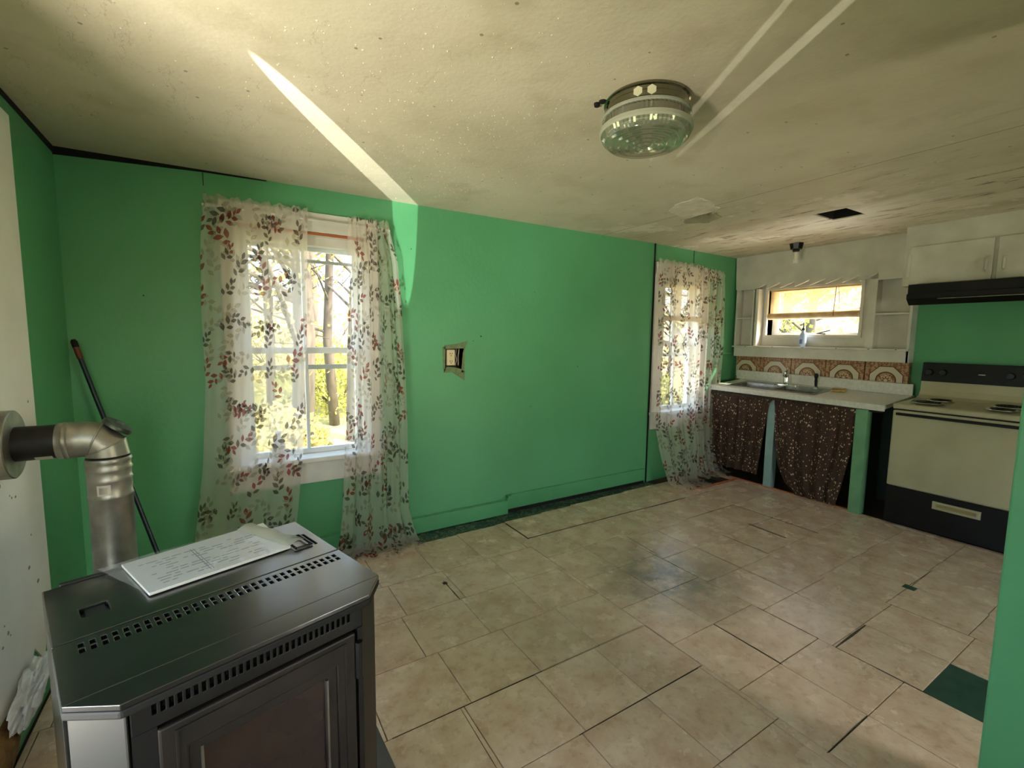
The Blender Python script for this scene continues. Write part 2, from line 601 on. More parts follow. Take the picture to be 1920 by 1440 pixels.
LEAFP = sheer_mat('print_pale_taupe', rgb(186, 176, 156), 0.45, 0.5)
CLEARP = sheer_mat('clear_plastic_bag', rgb(228, 228, 222), 0.5, 0.3)

def glass_mat(name='clear_pane', refl=0.07, tint=(0.97, 0.98, 0.97, 1)):
    m = bpy.data.materials.new(name)
    m.use_nodes = True
    nt = m.node_tree
    nt.nodes.clear()
    out = nd(nt, 'ShaderNodeOutputMaterial')
    tr = nd(nt, 'ShaderNodeBsdfTransparent')
    tr.inputs[0].default_value = tint
    gl = nd(nt, 'ShaderNodeBsdfGlossy')
    gl.inputs['Roughness'].default_value = 0.02
    mx = nd(nt, 'ShaderNodeMixShader')
    mx.inputs[0].default_value = refl
    nt.links.new(tr.outputs[0], mx.inputs[1])
    nt.links.new(gl.outputs[0], mx.inputs[2])
    nt.links.new(mx.outputs[0], out.inputs[0])
    return m
PANE = glass_mat('clear_pane', 0.018)

def calico_mat():
    m = bpy.data.materials.new('brown_calico_flowers')
    m.use_nodes = True
    nt = m.node_tree
    b = nt.nodes['Principled BSDF']
    b.inputs['Roughness'].default_value = 0.9
    tc = nd(nt, 'ShaderNodeTexCoord')
    v = nd(nt, 'ShaderNodeTexVoronoi')
    v.inputs['Scale'].default_value = 36
    nt.links.new(tc.outputs['UV'], v.inputs['Vector'])
    v2 = nd(nt, 'ShaderNodeTexVoronoi')
    v2.inputs['Scale'].default_value = 55
    nt.links.new(tc.outputs['UV'], v2.inputs['Vector'])
    sx = nd(nt, 'ShaderNodeSeparateColor')
    nt.links.new(v.outputs['Color'], sx.inputs[0])
    rad = mth(nt, 'ADD', 0.12, mth(nt, 'MULTIPLY', sx.outputs[0], 0.2))
    f = mth(nt, 'LESS_THAN', v.outputs['Distance'], rad)
    c = mixc(nt, mth(nt, 'MULTIPLY', mth(nt, 'LESS_THAN', v2.outputs['Distance'], 0.16), 0.7), rgb(62, 40, 29), rgb(124, 96, 68))
    c = mixc(nt, f, c, rgb(196, 172, 136))
    nt.links.new(c, b.inputs['Base Color'])
    return m
CALICO = calico_mat()

def octagon_mat():
    m = bpy.data.materials.new('brown_octagon_wall_tile')
    m.use_nodes = True
    nt = m.node_tree
    b = nt.nodes['Principled BSDF']
    b.inputs['Roughness'].default_value = 0.3
    tc = nd(nt, 'ShaderNodeTexCoord')
    s = nd(nt, 'ShaderNodeSeparateXYZ')
    nt.links.new(tc.outputs['Object'], s.inputs[0])
    y, z = s.outputs[1], s.outputs[2]
    ay, az = mth(nt, 'ABSOLUTE', y), mth(nt, 'ABSOLUTE', z)
    d = mth(nt, 'MAXIMUM', mth(nt, 'MAXIMUM', ay, az), mth(nt, 'MULTIPLY', mth(nt, 'ADD', ay, az), 0.7071))
    rad = mth(nt, 'SQRT', mth(nt, 'ADD', mth(nt, 'MULTIPLY', y, y), mth(nt, 'MULTIPLY', z, z)))
    ang = mth(nt, 'ARCTAN2', z, y)
    petal = mth(nt, 'ADD', 0.042, mth(nt, 'MULTIPLY', mth(nt, 'COSINE', mth(nt, 'MULTIPLY', ang, 8)), 0.010))
    n = nd(nt, 'ShaderNodeTexNoise')
    n.inputs['Scale'].default_value = 45
    n.inputs['Detail'].default_value = 3
    nt.links.new(tc.outputs['Object'], n.inputs['Vector'])
    nf = n.outputs['Fac']
    br, cream, tan, red = rgb(104, 62, 38), rgb(204, 192, 166), rgb(176, 140, 100), rgb(138, 84, 56)
    edge = mixc(nt, mth(nt, 'GREATER_THAN', nf, 0.5), red, tan)
    c = mixc(nt, mth(nt, 'LESS_THAN', d, 0.128), edge, br)
    c = mixc(nt, mth(nt, 'LESS_THAN', d, 0.120), c, cream)
    c = mixc(nt, mth(nt, 'LESS_THAN', rad, 0.078), c, br)
    inner = mixc(nt, mth(nt, 'GREATER_THAN', nf, 0.52), tan, rgb(120, 78, 50))
    c = mixc(nt, mth(nt, 'LESS_THAN', rad, 0.066), c, inner)
    c = mixc(nt, mth(nt, 'LESS_THAN', rad, petal), c, rgb(206, 182, 142))
    c = mixc(nt, mth(nt, 'LESS_THAN', rad, mth(nt, 'SUBTRACT', petal, 0.012)), c, red)
    c = mixc(nt, mth(nt, 'LESS_THAN', rad, 0.014), c, cream)
    nt.links.new(c, b.inputs['Base Color'])
    return m
OCT = octagon_mat()

# ------------------------------------------------------------------ room shell
YW = 3.14                     # wall with the curtained windows
XL = -0.66                    # left wall
A = Vector((3.53, 3.14, 0))   # joint where the back wall kinks
Cn = Vector((4.93, 3.205, 0))
ang2 = math.atan2(Cn.y - A.y, Cn.x - A.x)
XK = 5.05                     # kitchen wall behind the shelf unit
def zc(x):                    # the ceiling rises a little toward the kitchen
    return 2.312 + 0.006 * x

floor = structure('floor')
MB().box(-0.85, 5.3, -2.5, 3.4, -0.14, -0.006).build('subfloor', DARKWOOD, floor)
MB().box(-0.66, 3.56, 2.80, 3.15, -0.006, -0.001).build('linoleum_strip', MARBLE, floor, label='dark green marbled linoleum strip')
MB().box(2.35, 2.70, 0.36, 0.65, -0.006, -0.001).build('linoleum_patch', GREENTILE, floor, label='dark green old tile showing')
tile_cache = {}
def floor_tile(x0, x1, y0, y1, dz=0.0, gap=0.0015):
    w, d = round(x1 - x0 - 2 * gap, 4), round(y1 - y0 - 2 * gap, 4)
    if w < 0.01 or d < 0.01:
        return
    loc = ((x0 + x1) / 2, (y0 + y1) / 2, dz)
    rot = (0, 0, random.uniform(-0.002, 0.002))
    if (w, d) in tile_cache:
        return share(tile_cache[(w, d)], 'floor_tile', loc, floor, rot)
    b = 0.0012
    m = MB()
    vs_ = []
    for (ww, dd, z) in ((w / 2, d / 2, -0.006), (w / 2, d / 2, 0.0012), (w / 2 - b, d / 2 - b, 0.0022)):
        vs_ += [(-ww, -dd, z), (ww, -dd, z), (ww, dd, z), (-ww, dd, z)]
    fs = [(8, 9, 10, 11), (3, 2, 1, 0)]
    for k in (0, 4):
        for i in range(4):
            j = (i + 1) % 4
            fs.append((k + i, k + j, k + 4 + j, k + 4 + i))
    o = m.add(vs_, fs).build('floor_tile', TILE, floor)
    o.location = loc
    o.rotation_euler = rot
    tile_cache[(w, d)] = o
    return o
P = 0.332
# left field: rows along the wall
rows = [2.51, 2.18, 1.84, 1.50, 1.17, 0.84, 0.51, 0.18, -0.15]
offs = [0.03, 0.0, 0.055, 0.02, 0.0, -0.02, 0.0, 0.03]
for r, (ya, yb) in enumerate(zip(rows[1:], rows)):
    x = 0.71 + offs[r] - 5 * P
    while x < 1.73:
        xa, xb = max(x, XL + 0.02), min(x + P, 1.73)
        floor_tile(xa, xb, ya, yb, random.uniform(0, 0.0006))
        x += P
x = -0.29
while x < 1.78:
    floor_tile(max(x, XL + 0.02), min(x + P, 1.78), 2.51, 2.90 + 0.03 * (x + 0.3), 0.0006)
    x += P
# row along the linoleum strip, laid slightly proud
for xa, xb, yb in ((1.785, 2.14, 2.965), (2.14, 2.46, 2.98), (2.46, 2.785, 3.0), (2.785, 3.115, 3.01), (3.115, 3.5, 3.03), (3.5, 3.83, 3.03)):
    floor_tile(xa, xb, 2.635, yb, 0.004 + 0.0008 * ((xa * 10) % 2))
# right field: columns running away from the wall
cols = [(1.73, 2.035, 0.0), (2.035, 2.37, 0.0), (2.37, 2.695, -0.06), (2.695, 3.03, -0.06), (3.03, 3.365, -0.035), (3.365, 3.705, -0.03), (3.705, 4.05, -0.02), (4.05, 4.385, -0.02)]
for ci, (xa, xb, o_) in enumerate(cols):
    y = 1.0 + o_ - 4 * P
    while y < 2.63:
        ya, yb = y, min(y + P, 2.63)
        skip = (ci == 2 and abs(ya - 0.276) < 0.03)
        if skip:                       # the lifted tile shows old green below
            floor_tile(xa, xb, 0.276, 0.425)
        else:
            g = 0.0015
            if ci in (5, 6) and ya > 1.2:
                g = 0.0022
            if ci == 1 and 0.95 < ya < 1.1:
                g = 0.0026
            floor_tile(xa, xb, ya, yb, random.uniform(0, 0.0012), g)
        y += P
for xa, xb in ((3.83, 4.12), (4.12, 4.44)):
    floor_tile(xa, xb, 2.635, 2.72, 0.001)
for yk in range(8):
    floor_tile(4.385, 4.45, 0.95 - 4 * P + yk * P + 0.7, 0.95 - 3 * P + yk * P + 0.7, 0.0005)
MB().box(3.31, 3.37, 0.93, 0.99, 0.0, 0.0030).build('tile_chip', GREENTILE, floor, label='dark green chip patch')
MB().prism([(3.40, 1.70), (3.415, 1.70), (3.425, 1.98), (3.41, 2.0)], 0.0, 0.0036).build('joint_stain', DARKWOOD, floor)
MB().box(4.445, 4.475, 1.66, 2.83, -0.004, 0.010).build('edge_strip', ORANGE, floor, bevel=0.003, label='orange floor edging strip')
MB().box(3.62, 4.47, 2.73, 2.755, -0.004, 0.009).build('edge_strip', ORANGE, floor, bevel=0.003, label='orange floor edging strip')
MB().box(1.02, 1.045, 2.36, 2.385, 0.0, 0.0036).build('tile_chip', DARKWOOD, floor)

# dark strips along opened tile joints and a painted shadow edge
JOINT = mat('dark_joint_and_shade', rgb(44, 36, 26), 0.9, 0, rgb(70, 58, 42), 30, 3)
def joint(x0, y0, x1, y1, w=0.006, z=0.0034):
    a, b = Vector((x0, y0, 0)), Vector((x1, y1, 0))
    d = (b - a).normalized()
    p = Vector((-d.y, d.x, 0)) * w / 2
    k = 6
    L_, R_ = [], []
    for i in range(k + 1):
        c = a.lerp(b, i / k)
        f = random.uniform(.5, 1.0) if 0 < i < k else .35
        L_.append(tuple((c + p * f)[:2]))
        R_.append(tuple((c - p * f)[:2]))
    MB().prism(R_ + L_[::-1], -0.003, z).build('joint_and_shade_strip', JOINT, floor)
for q in ((3.708, 1.62, 3.706, 2.31, .008), (3.08, 2.30, 3.706, 2.305, .007), (3.048, 1.59, 3.05, 1.99, .009), (2.37, .925, 2.69, .93, .014), (2.37, .55, 2.37, .925, .009),
          (2.038, .99, 2.036, 1.33, .008), (3.03, .60, 3.028, .96, .006), (1.035, 2.18, 1.035, 2.40, .008), (2.37, 1.82, 2.42, 2.30, .006), (2.70, 1.25, 2.705, 1.95, .005),
          (2.37, 1.0, 2.37, 1.3, .006), (3.35, .96, 3.72, .97, .006), (1.72, .67, 2.03, .67, .005), (0.71, 1.20, 0.715, 1.5, .0035), (0.45, 1.5, 1.72, 1.505, .0022), (1.03, 1.17, 1.72, 1.172, .0022)):
    joint(*q)
for q in ((1.782, 2.62, 1.785, 2.94, .010), (1.785, 2.632, 2.46, 2.632, .011), (2.46, 2.635, 3.12, 2.632, .010), (3.12, 2.632, 3.5, 2.634, .012), (3.117, 2.64, 3.117, 3.0, .007)):
    joint(*q, z=0.0052)  # these paint the dark shadow edge of the raised row
# ceiling with the square opening over the kitchen
HX0, HX1, HY0, HY1 = 3.66, 3.96, 1.59, 1.80
ceiling = structure('ceiling')
MB().plate((-0.85, 5.3), (-2.5, 3.4), [(HX0, HX1, HY0, HY1)], 0, 0.12, lambda u, v, w: (u, v, zc(u) + w)).build('ceiling_board', CEIL, ceiling)
m = MB()
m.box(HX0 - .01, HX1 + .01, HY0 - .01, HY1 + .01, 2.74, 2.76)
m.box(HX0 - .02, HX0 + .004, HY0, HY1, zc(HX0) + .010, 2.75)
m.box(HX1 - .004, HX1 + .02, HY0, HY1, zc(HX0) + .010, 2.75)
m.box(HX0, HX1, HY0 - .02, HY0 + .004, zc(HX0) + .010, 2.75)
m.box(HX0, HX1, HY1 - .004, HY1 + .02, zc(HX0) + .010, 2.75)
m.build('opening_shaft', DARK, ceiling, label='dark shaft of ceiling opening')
def beads(n, x0, x1, y0, y1, mb):
    for _ in range(n):
        x, y = random.uniform(x0, x1), random.uniform(y0, y1)
        r = random.uniform(0.0018, 0.0048)
        z = zc(x)
        a = random.random() * PI
        pts = [(x + r * math.cos(a + k * PI / 2.5) * (1 + .4 * (k % 2)), y + r * math.sin(a + k * PI / 2.5), z + 0.0005) for k in range(5)]
        mb.add(pts + [(x, y, z - r * 0.7)], [(k, (k + 1) % 5, 5) for k in range(5)])
bm_ = MB()
beads(520, 0.1, 1.6, 1.1, 2.9, bm_)
beads(260, 0.3, 1.1, 1.6, 3.1, bm_)
beads(160, 2.0, 4.8, 0.8, 3.1, bm_)
beads(160, -0.6, 0.6, 0.8, 3.0, bm_)
bm_.build('paint_bead', mat('cream_paint_bead', rgb(214, 204, 176), 0.4), ceiling, kind='stuff')
m = MB()
for _ in range(70):                       # curled paint flakes near the kitchen
    x, y = random.uniform(3.1, 4.9), random.uniform(1.2, 3.0)
    l, w = random.uniform(.03, .14), random.uniform(.006, .018)
    if HX0 - .15 < x < HX1 + .15 and HY0 - .15 < y < HY1 + .15:
        continue
    a = PI / 2 + random.uniform(-.25, .25)
    ca, sa = math.cos(a), math.sin(a)
    z = zc(x)
    q = []
    for (s, t, dz) in ((-l, 0, 0), (-l * .3, -w, -.004), (l * .4, -w * .7, -.006), (l, 0, 0), (l * .2, w, .001), (-l * .5, w * .8, .001)):
        q.append((x + s * ca - t * sa, y + s * sa + t * ca, z + dz))
    m.add(q, [(0, 1, 2, 3, 4, 5)])
m.build('paint_flake', mat('peeling_paint', rgb(196, 184, 158), 0.6, 0, rgb(170, 152, 122), 20, 3), ceiling, kind='stuff', fix=False)

for nm, pts, mt in (('peeled_patch', [(2.60, 1.98), (2.75, 2.0), (2.93, 2.06), (3.06, 2.2), (3.02, 2.36), (2.86, 2.33), (2.70, 2.30), (2.62, 2.14)], mat('bare_ceiling_patch', rgb(238, 224, 204), 0.7, 0, rgb(214, 198, 172), 9, 6, bump=.3, bscale=18)),
                    ('peeled_patch', [(2.98, 2.12), (3.16, 2.2), (3.24, 2.36), (3.1, 2.46), (2.99, 2.40)], mat('grey_damp_patch', rgb(150, 140, 112), 0.8, 0, rgb(176, 162, 132), 9, 6))):
    rr_ = random.Random(3)
    ring_ = []
    for (p, q) in zip(pts, pts[1:] + pts[:1]):
        for k in range(5):
            f = k / 5
            ring_.append((p[0] + (q[0] - p[0]) * f + rr_.uniform(-.012, .012), p[1] + (q[1] - p[1]) * f + rr_.uniform(-.012, .012)))
    zt = zc(2.9)
    MB().prism(ring_, -0.0035, 0.01, T=Matrix(((1, 0, 0, 0), (0, 1, 0, 0), (0.006, 0, 1, 2.312), (0, 0, 0, 1)))).build(nm, mt, ceiling)
# back wall (two planes), with window openings and the ragged outlet hole
W1 = (0.09, 0.80, 0.64, 2.05)
OUT = (1.365, 1.52, 1.165, 1.345)
fnA = lambda u, v, w: (u, YW + w, v)
wall_back = structure('wall_back')
MB().plate((-0.85, 3.53), (0, 2.34), [W1, OUT], 0, 0.15, fnA).build('wall_board', GREEN, wall_back)
T2 = Matrix.Translation(A) @ Matrix.Rotation(ang2, 4, 'Z')
W2 = (0.16, 0.77, 0.69, 2.05)
fnB = lambda u, v, w: T2 @ Vector((u, w, v))
MB().plate((0, 1.65), (0, 2.36), [W2], 0.004, 0.15, fnB).build('wall_board', GREEN, wall_back)
# board joints
MB().box(3.525, 3.535, 3.128, 3.16, 0.0, 2.36).build('wall_joint', DARK, wall_back)
MB().box(0.62, 0.626, -0.001, 0.02, 2.17, 2.36, T=T2).build('wall_joint', mat('dark_green_joint', rgb(30, 74, 48), 0.8), wall_back)  # dark green tone for joints and nail holes
MB().box(-0.062, -0.057, YW - 0.0015, YW + 0.02, 2.23, 2.34).build('wall_joint', MATS['dark_green_joint'], wall_back)
# dark strips painted as shadow in the cracked gap under the ceiling corner
m = MB()
m.prism([(-0.66, 2.270), (-0.06, 2.301), (0.25, 2.308), (0.25, 2.32), (-0.66, 2.32)], 0, 0.004, T=Matrix(((1, 0, 0, 0), (0, 0, -1, YW - 0.002), (0, 1, 0, 0), (0, 0, 0, 1))))
o = m.build('gap_shade_1', DARK)
o['kind'] = 'structure'
m = MB()
m.prism([(3.14, 2.276), (2.3, 2.290), (1.0, 2.295), (1.0, 2.32), (3.14, 2.32)], 0, 0.004, T=Matrix(((0, 0, 1, XL), (1, 0, 0, 0), (0, 1, 0, 0), (0, 0, 0, 1))))
o = m.build('gap_shade_2', DARK)
o['kind'] = 'structure'
# baseboard: thick left length, recessed stub on the right
bb = structure('baseboard_back')
MB().box(XL, 1.90, 3.095, YW, 0.004, 0.115).build('board', GREEN_TRIM, bb, bevel=0.004)
MB().box(1.90, 3.50, 3.122, YW, 0.03, 0.150).build('board', GREEN_TRIM, bb, bevel=0.003)
MB().box(1.90, 3.50, 3.130, YW, 0.0, 0.03).build('gap_strip', DARK, bb)
MB().box(1.892, 1.93, 3.085, 3.12, 0.13, 0.155).build('corner_block', GREEN_TRIM, bb, bevel=0.003)
# chair-rail stub to the right of the second window
MB().box(1.06, 1.40, -0.022, 0.004, 1.27, 1.292, T=T2).build('rail', GREEN_TRIM, wall_back, bevel=0.004)

for (x, z, r_) in ((1.665, 1.43, .007), (1.60, 1.395, .004), (2.15, 1.79, .004), (2.13, .86, .004), (1.12, 2.02, .004), (-.35, 1.62, .004), (2.62, 1.18, .005)):
    MB().lathe([(0, 0), (r_, 0), (r_ * .8, .0012), (0, .0016)], 9, T=Matrix.Translation((x, YW, z)) @ Matrix.Rotation(PI / 2, 4, 'X')).build('nail_hole', MATS['dark_green_joint'], wall_back)
# outlet in its torn hole
ow = structure('trim_3')
m = MB()
m.box(OUT[0], OUT[1], YW + 0.075, YW + 0.08, OUT[2], OUT[3])
m.box(OUT[0] - .005, OUT[0], YW, YW + 0.08, OUT[2], OUT[3])
m.box(OUT[1], OUT[1] + .005, YW, YW + 0.08, OUT[2], OUT[3])
m.build('wall_cavity', LATH, ow)
m = MB()
for poly in ([(1.50, 1.165), (1.525, 1.165), (1.525, 1.35), (1.512, 1.30)], [(1.362, 1.162), (1.525, 1.162), (1.50, 1.185), (1.44, 1.20), (1.38, 1.205)],
             [(1.43, 1.162), (1.525, 1.10), (1.528, 1.165)], [(1.36, 1.335), (1.53, 1.34), (1.55, 1.392), (1.46, 1.372), (1.365, 1.362)], [(1.355, 1.19), (1.368, 1.19), (1.372, 1.35), (1.352, 1.35)]):
    m.prism(poly, 0, 0.005, T=Matrix(((1, 0, 0, 0), (0, 0, -1, YW), (0, 1, 0, 0), (0, 0, 0, 1))))
m.build('torn_plaster', mat('torn_green_plaster', rgb(96, 118, 76), 0.9, 0, rgb(122, 132, 92), 30, 4), ow)
outlet = thing('wall_outlet', 'ivory duplex outlet in the ragged hole of the green wall', 'outlet', loc=(1.42, YW, 1.272))
MB().box(-0.032, 0.032, 0.004, 0.03, -0.058, 0.058).build('outlet_body', IVORY, outlet, bevel=0.004)
for zz in (-0.028, 0.028):
    for xx in (-0.008, 0.008):
        MB().box(xx - .002, xx + .002, 0.0025, 0.006, zz - .004, zz + .006).build('outlet_slot', DARK, outlet)
    MB().box(-.003, .003, 0.0025, 0.006, zz - .016, zz - .010).build('outlet_slot', DARK, outlet)
m = MB()
m.box(-0.045, 0.055, 0.03, 0.07, -0.07, 0.07)
m.build('junction_box', GRILLE, outlet)
m = MB()
m.tube([(0.045, 0.03, -.06), (0.05, 0.015, -.02), (0.043, 0.02, 0.02), (0.055, 0.03, .06)], 0.003, 6)
m.tube([(0.07, 0.03, -.06), (0.062, 0.018, 0.0), (0.072, 0.02, .06)], 0.003, 6)
m.build('loose_wire', mat('grey_cable', rgb(170, 160, 140), 0.6), outlet)

# left wall with an assumed window beside the camera
wall_left = structure('wall_left')
W4 = (0.40, 1.35, 0.55, 1.98)
fnL = lambda u, v, w: (XL + w, u, v)
MB().plate((-2.5, 3.3), (0, 2.34), [W4], 0, -0.15, fnL).build('wall_board', GREEN, wall_left)
m = MB()
for ya, yb, za, zb in ((-2.5, 2.38, 0.95, 2.235), ):
    pass
fnP = lambda u, v, w: (XL + w, u, v)
m.plate((-2.2, 2.57), (0.30, 2.232), [W4], 0.006, 0.0, fnP)
# ragged lower edge
prev = 2.43
pts = [(2.57, 0.30)]
for k in range(10):
    pts.append((2.57 - 0.075 * k + random.uniform(-.01, .01), 0.27 - 0.05 * (k % 3) - 0.015 * k + random.uniform(-.02, .02)))
pts.append((1.6, 0.30))
m.prism(pts, 0.0, 0.006, T=Matrix(((0, 0, 1, XL), (1, 0, 0, 0), (0, 1, 0, 0), (0, 0, 0, 1))))
m.build('plaster_patch', PLASTER, wall_left, label='unpainted white plaster patch')
MB().box(XL, XL + 0.012, -2.2, 3.10, 0.0, 0.10).build('base_board', GREEN_TRIM, wall_left)

rr_ = random.Random(8)
for k in range(26):
    y_, z_ = rr_.uniform(1.9, 2.5), rr_.choice((rr_.uniform(.35, .95), rr_.uniform(.35, 1.6)))
    r_ = rr_.uniform(.003, .009)
    MB().lathe([(0, 0), (r_, 0), (r_ * .7, .001), (0, .0012)], 7, T=Matrix.Translation((XL + .006, y_, z_)) @ Matrix.Rotation(PI / 2, 4, 'Y') @ Matrix.Diagonal((1.0, rr_.uniform(.5, 1.6), 1, 1))).build('wall_scuff', SCUFF, wall_left)
# kitchen wall
wall_right = structure('wall_right')
W3 = (2.0, 2.87, 1.48, 1.97)
fnK = lambda u, v, w: (XK + w, u, v)
MB().plate((-2.5, 3.4), (0, 2.36), [W3], 0, 0.15, fnK).build('wall_board', GREEN, wall_right)
TR = Matrix.Identity(4)
wall_front = structure('wall_front')       # rear wall behind the camera with its assumed and added windows
W5 = (-0.62, 0.06, 0.8, 2.0)
W6 = (2.45, 3.35, 0.7, 1.75)
MB().plate((-0.85, 5.3), (0, 2.36), [W5, W6], 0, -0.15, lambda u, v, w: (u, -2.2 + w, v)).build('wall_board', GREEN, wall_front)
# the near partition that closes the view on the right
part = structure('wall_partition')
MB().plate((-2.2, 0.342), (0, 2.36), [(-1.75, -0.30, -0.01, 2.08)], 1.886, 2.0, lambda u, v, w: (w, u, v)).build('wall_board', GREEN, part, bevel=0.006)  # unseen doorway cut in to pass light from the kitchen fill lamp

# ------------------------------------------------------------------ windows
def sash_window(name, M, u0, u1, z0, z1, casing=(0.085, 0.085)):
    """double-hung window in local coordinates: x along the wall, -y into the room"""
    r = structure(name, M)
    cl, cr = casing
    top = z1 + 0.115
    MB().box(u0 - cl, u0, -0.022, 0.0, z0, top).build('side_casing', TRIM, r, bevel=0.003)
    MB().box(u1, u1 + cr, -0.022, 0.0, z0, top).build('side_casing', TRIM, r, bevel=0.003)
    MB().box(u0 - cl, u1 + cr, -0.026, 0.0, z1, top).build('head_casing', TRIM, r, bevel=0.003)
    m = MB()
    m.box(u0 - cl - .02, u1 + cr + .02, -0.075, 0.06, z0 - 0.012, z0 + 0.018)
    m.build('stool', TRIM, r, bevel=0.005)
    MB().box(u0 - cl, u1 + cr, -0.020, 0.0, z0 - 0.155, z0 - 0.012).build('apron', TRIM, r, bevel=0.003)
    m = MB()
    m.box(u0, u0 + 0.02, 0, 0.14, z0, z1)
    m.box(u1 - 0.02, u1, 0, 0.14, z0, z1)
    m.box(u0, u1, 0, 0.14, z1 - 0.02, z1)
    m.box(u0, u1, 0.06, 0.14, z0, z0 + 0.02)
    m.build('jamb', TRIM, r)
    zm = z0 + 0.685
    def sash(ya, yb, za, zb, nm):
        s = 0.035
        m = MB()
        m.box(u0 + 0.02, u0 + 0.02 + s, ya, yb, za, zb)
        m.box(u1 - 0.02 - s, u1 - 0.02, ya, yb, za, zb)
        m.box(u0 + 0.02 + s, u1 - 0.02 - s, ya, yb, za, za + 0.032)
        m.box(u0 + 0.02 + s, u1 - 0.02 - s, ya, yb, zb - 0.038, zb)
        f = m.build(nm, SASH, r, bevel=0.002)
        mid = (u0 + u1) / 2
        MB().box(mid - 0.010, mid + 0.010, ya + 0.004, yb - 0.004, za + 0.032, zb - 0.038).build('muntin', SASH, f)
        MB().box(u0 + 0.05, u1 - 0.05, (ya + yb) / 2 - 0.002, (ya + yb) / 2 + 0.002, za + 0.03, zb - 0.035).build('pane', PANE, f)
        return f
    sash(0.065, 0.095, z0 + 0.02, zm + 0.02, 'lower_sash')
    sash(0.098, 0.128, zm - 0.02, z1 - 0.06, 'upper_sash')
    m = MB()                                     # storm window rails outside
    m.box(u0 + 0.02, u1 - 0.02, 0.136, 0.146, zm - 0.125, zm - 0.095)
    m.box(u0 + 0.02, u1 - 0.02, 0.136, 0.146, z1 - 0.165, z1 - 0.145)
    m.build('storm_rail', mat(name + '_storm_aluminium', rgb(190, 192, 192), 0.4, 0.3), r)
    MB().box(u0 + 0.02, u1 - 0.02, 0.02, 0.10, z1 - 0.075, z1 - 0.02).build('head_stop', TRIM, r)
    return r
win1 = sash_window('window_1', Matrix.Translation((0, YW, 0)), *W1)
win2 = sash_window('window_2', T2, *W2, casing=(0.14, 0.085))
# heart sticker on the upper pane
m = MB()
pts = []
for k in range(25):
    t = 2 * PI * k / 24
    pts.append((0.184 + 0.0021 * 16 * math.sin(t) ** 3 * 0.95, YW + 0.108, 1.748 + 0.0021 * (13 * math.cos(t) - 5 * math.cos(2 * t) - 2 * math.cos(3 * t) - math.cos(4 * t))))
m.tube(pts, 0.0032, 6, cap=False)
pts = [((p[0] - 0.184) * 0.3 + 0.186, p[1], (p[2] - 1.748) * 0.3 + 1.746) for p in pts]
m.tube(pts, 0.004, 6, cap=False)
tag(m.build('heart_decal', HEARTMAT, None), 'small grey heart outline hanging on the upper left pane', 'decal')
tag(MB().tube([(0.10, YW - 0.012, 2.045), (0.80, YW - 0.012, 2.040)], 0.008, 10).build('tension_rod', COPPER, None), 'copper coloured tension rod across the head of the larger window', 'rod')
m = MB()
m.tube([(0.235, YW - 0.03, 2.03), (0.243, YW - 0.02, 1.6), (0.262, YW - 0.015, 1.37)], 0.0025, 5)
tag(m.build('blind_cord', CORD, None), 'thin dark cord hanging behind the left curtain panel', 'cord')

sb = tag(MB().lathe([(0, 0), (.034, 0), (.037, .01), (.036, .10), (.026, .13), (.012, .145), (.012, .165), (.018, .168), (.018, .18), (0, .184)], 18, T=Matrix.Translation((0.262, YW - 0.03, W1[2] + 0.018))).build('sill_bottle', mat('white_plastic_bottle', rgb(214, 212, 206), 0.4), None, smooth=True, auto=50), 'white plastic bottle standing on the sill behind the left sheer curtain', 'bottle')
# unseen side and rear windows, assumed near the camera (frames only the light comes through)
def plain_window(name, a0, a1, z0, z1, fn):
    r = structure(name)
    for (p, q_, s, t) in ((a0, a0 + .05, z0, z1), (a1 - .05, a1, z0, z1), (a0, a1, z0, z0 + .05), (a0, a1, z1 - .05, z1)):
        MB().plate((p, q_), (s, t), [], 0.02, 0.07, fn).build('frame', TRIM, r)
    MB().plate((a0, a1), (z0, z1), [], 0.043, 0.047, fn).build('pane', PANE, r)
    return r
plain_window('assumed_side_window', W4[0], W4[1], W4[2], W4[3], lambda u, v, w: (XL - w, u, v))
plain_window('assumed_rear_window', W5[0], W5[1], W5[2], W5[3], lambda u, v, w: (u, -2.2 - w, v))
plain_window('added_kitchen_window', W6[0], W6[1], W6[2], W6[3], lambda u, v, w: (u, -2.2 - w, v))  # unseen window added for the kitchen fill lamp

# mini blind in the second window
bl = thing('mini_blind', 'narrow pleated blind half lowered inside the corner window', 'blind', T2)
MB().box(0.18, 0.75, 0.005, 0.04, 2.005, 2.045).build('head_rail', TRIM, bl, bevel=0.003)
m = MB()
z = 1.99
while z > 1.68:
    m.add([(0.19, 0.012, z), (0.735, 0.012, z), (0.735, 0.032, z - 0.008), (0.19, 0.032, z - 0.008)], [(0, 1, 2, 3)])
    z -= 0.0165
m.build('slat', BAMBOOT, bl, kind='stuff', fix=False)
m = MB()
m.tube([(0.17, -0.002, 1.635), (0.75, -0.002, 1.64)], 0.028, 14)
m.build('rolled_end', BAMBOO, bl, smooth=True, auto=40)
MB().tube([(0.68, 0.0, 2.03), (0.68, -0.004, 1.66)], 0.003, 5).build('lift_cord', CORD, bl)

# ------------------------------------------------------------------ curtains
def leaf_poly(cx, cy, a, L, w):
    ca, sa = math.cos(a), math.sin(a)
    out = []
    for s, t in ((0, 0), (.25, .32), (.5, .46), (.75, .3), (1, 0), (.75, -.3), (.5, -.46), (.25, -.32)):
        x, y = s * L, t * w
        out.append((cx + x * ca - y * sa, cy + x * sa + y * ca))
    return out

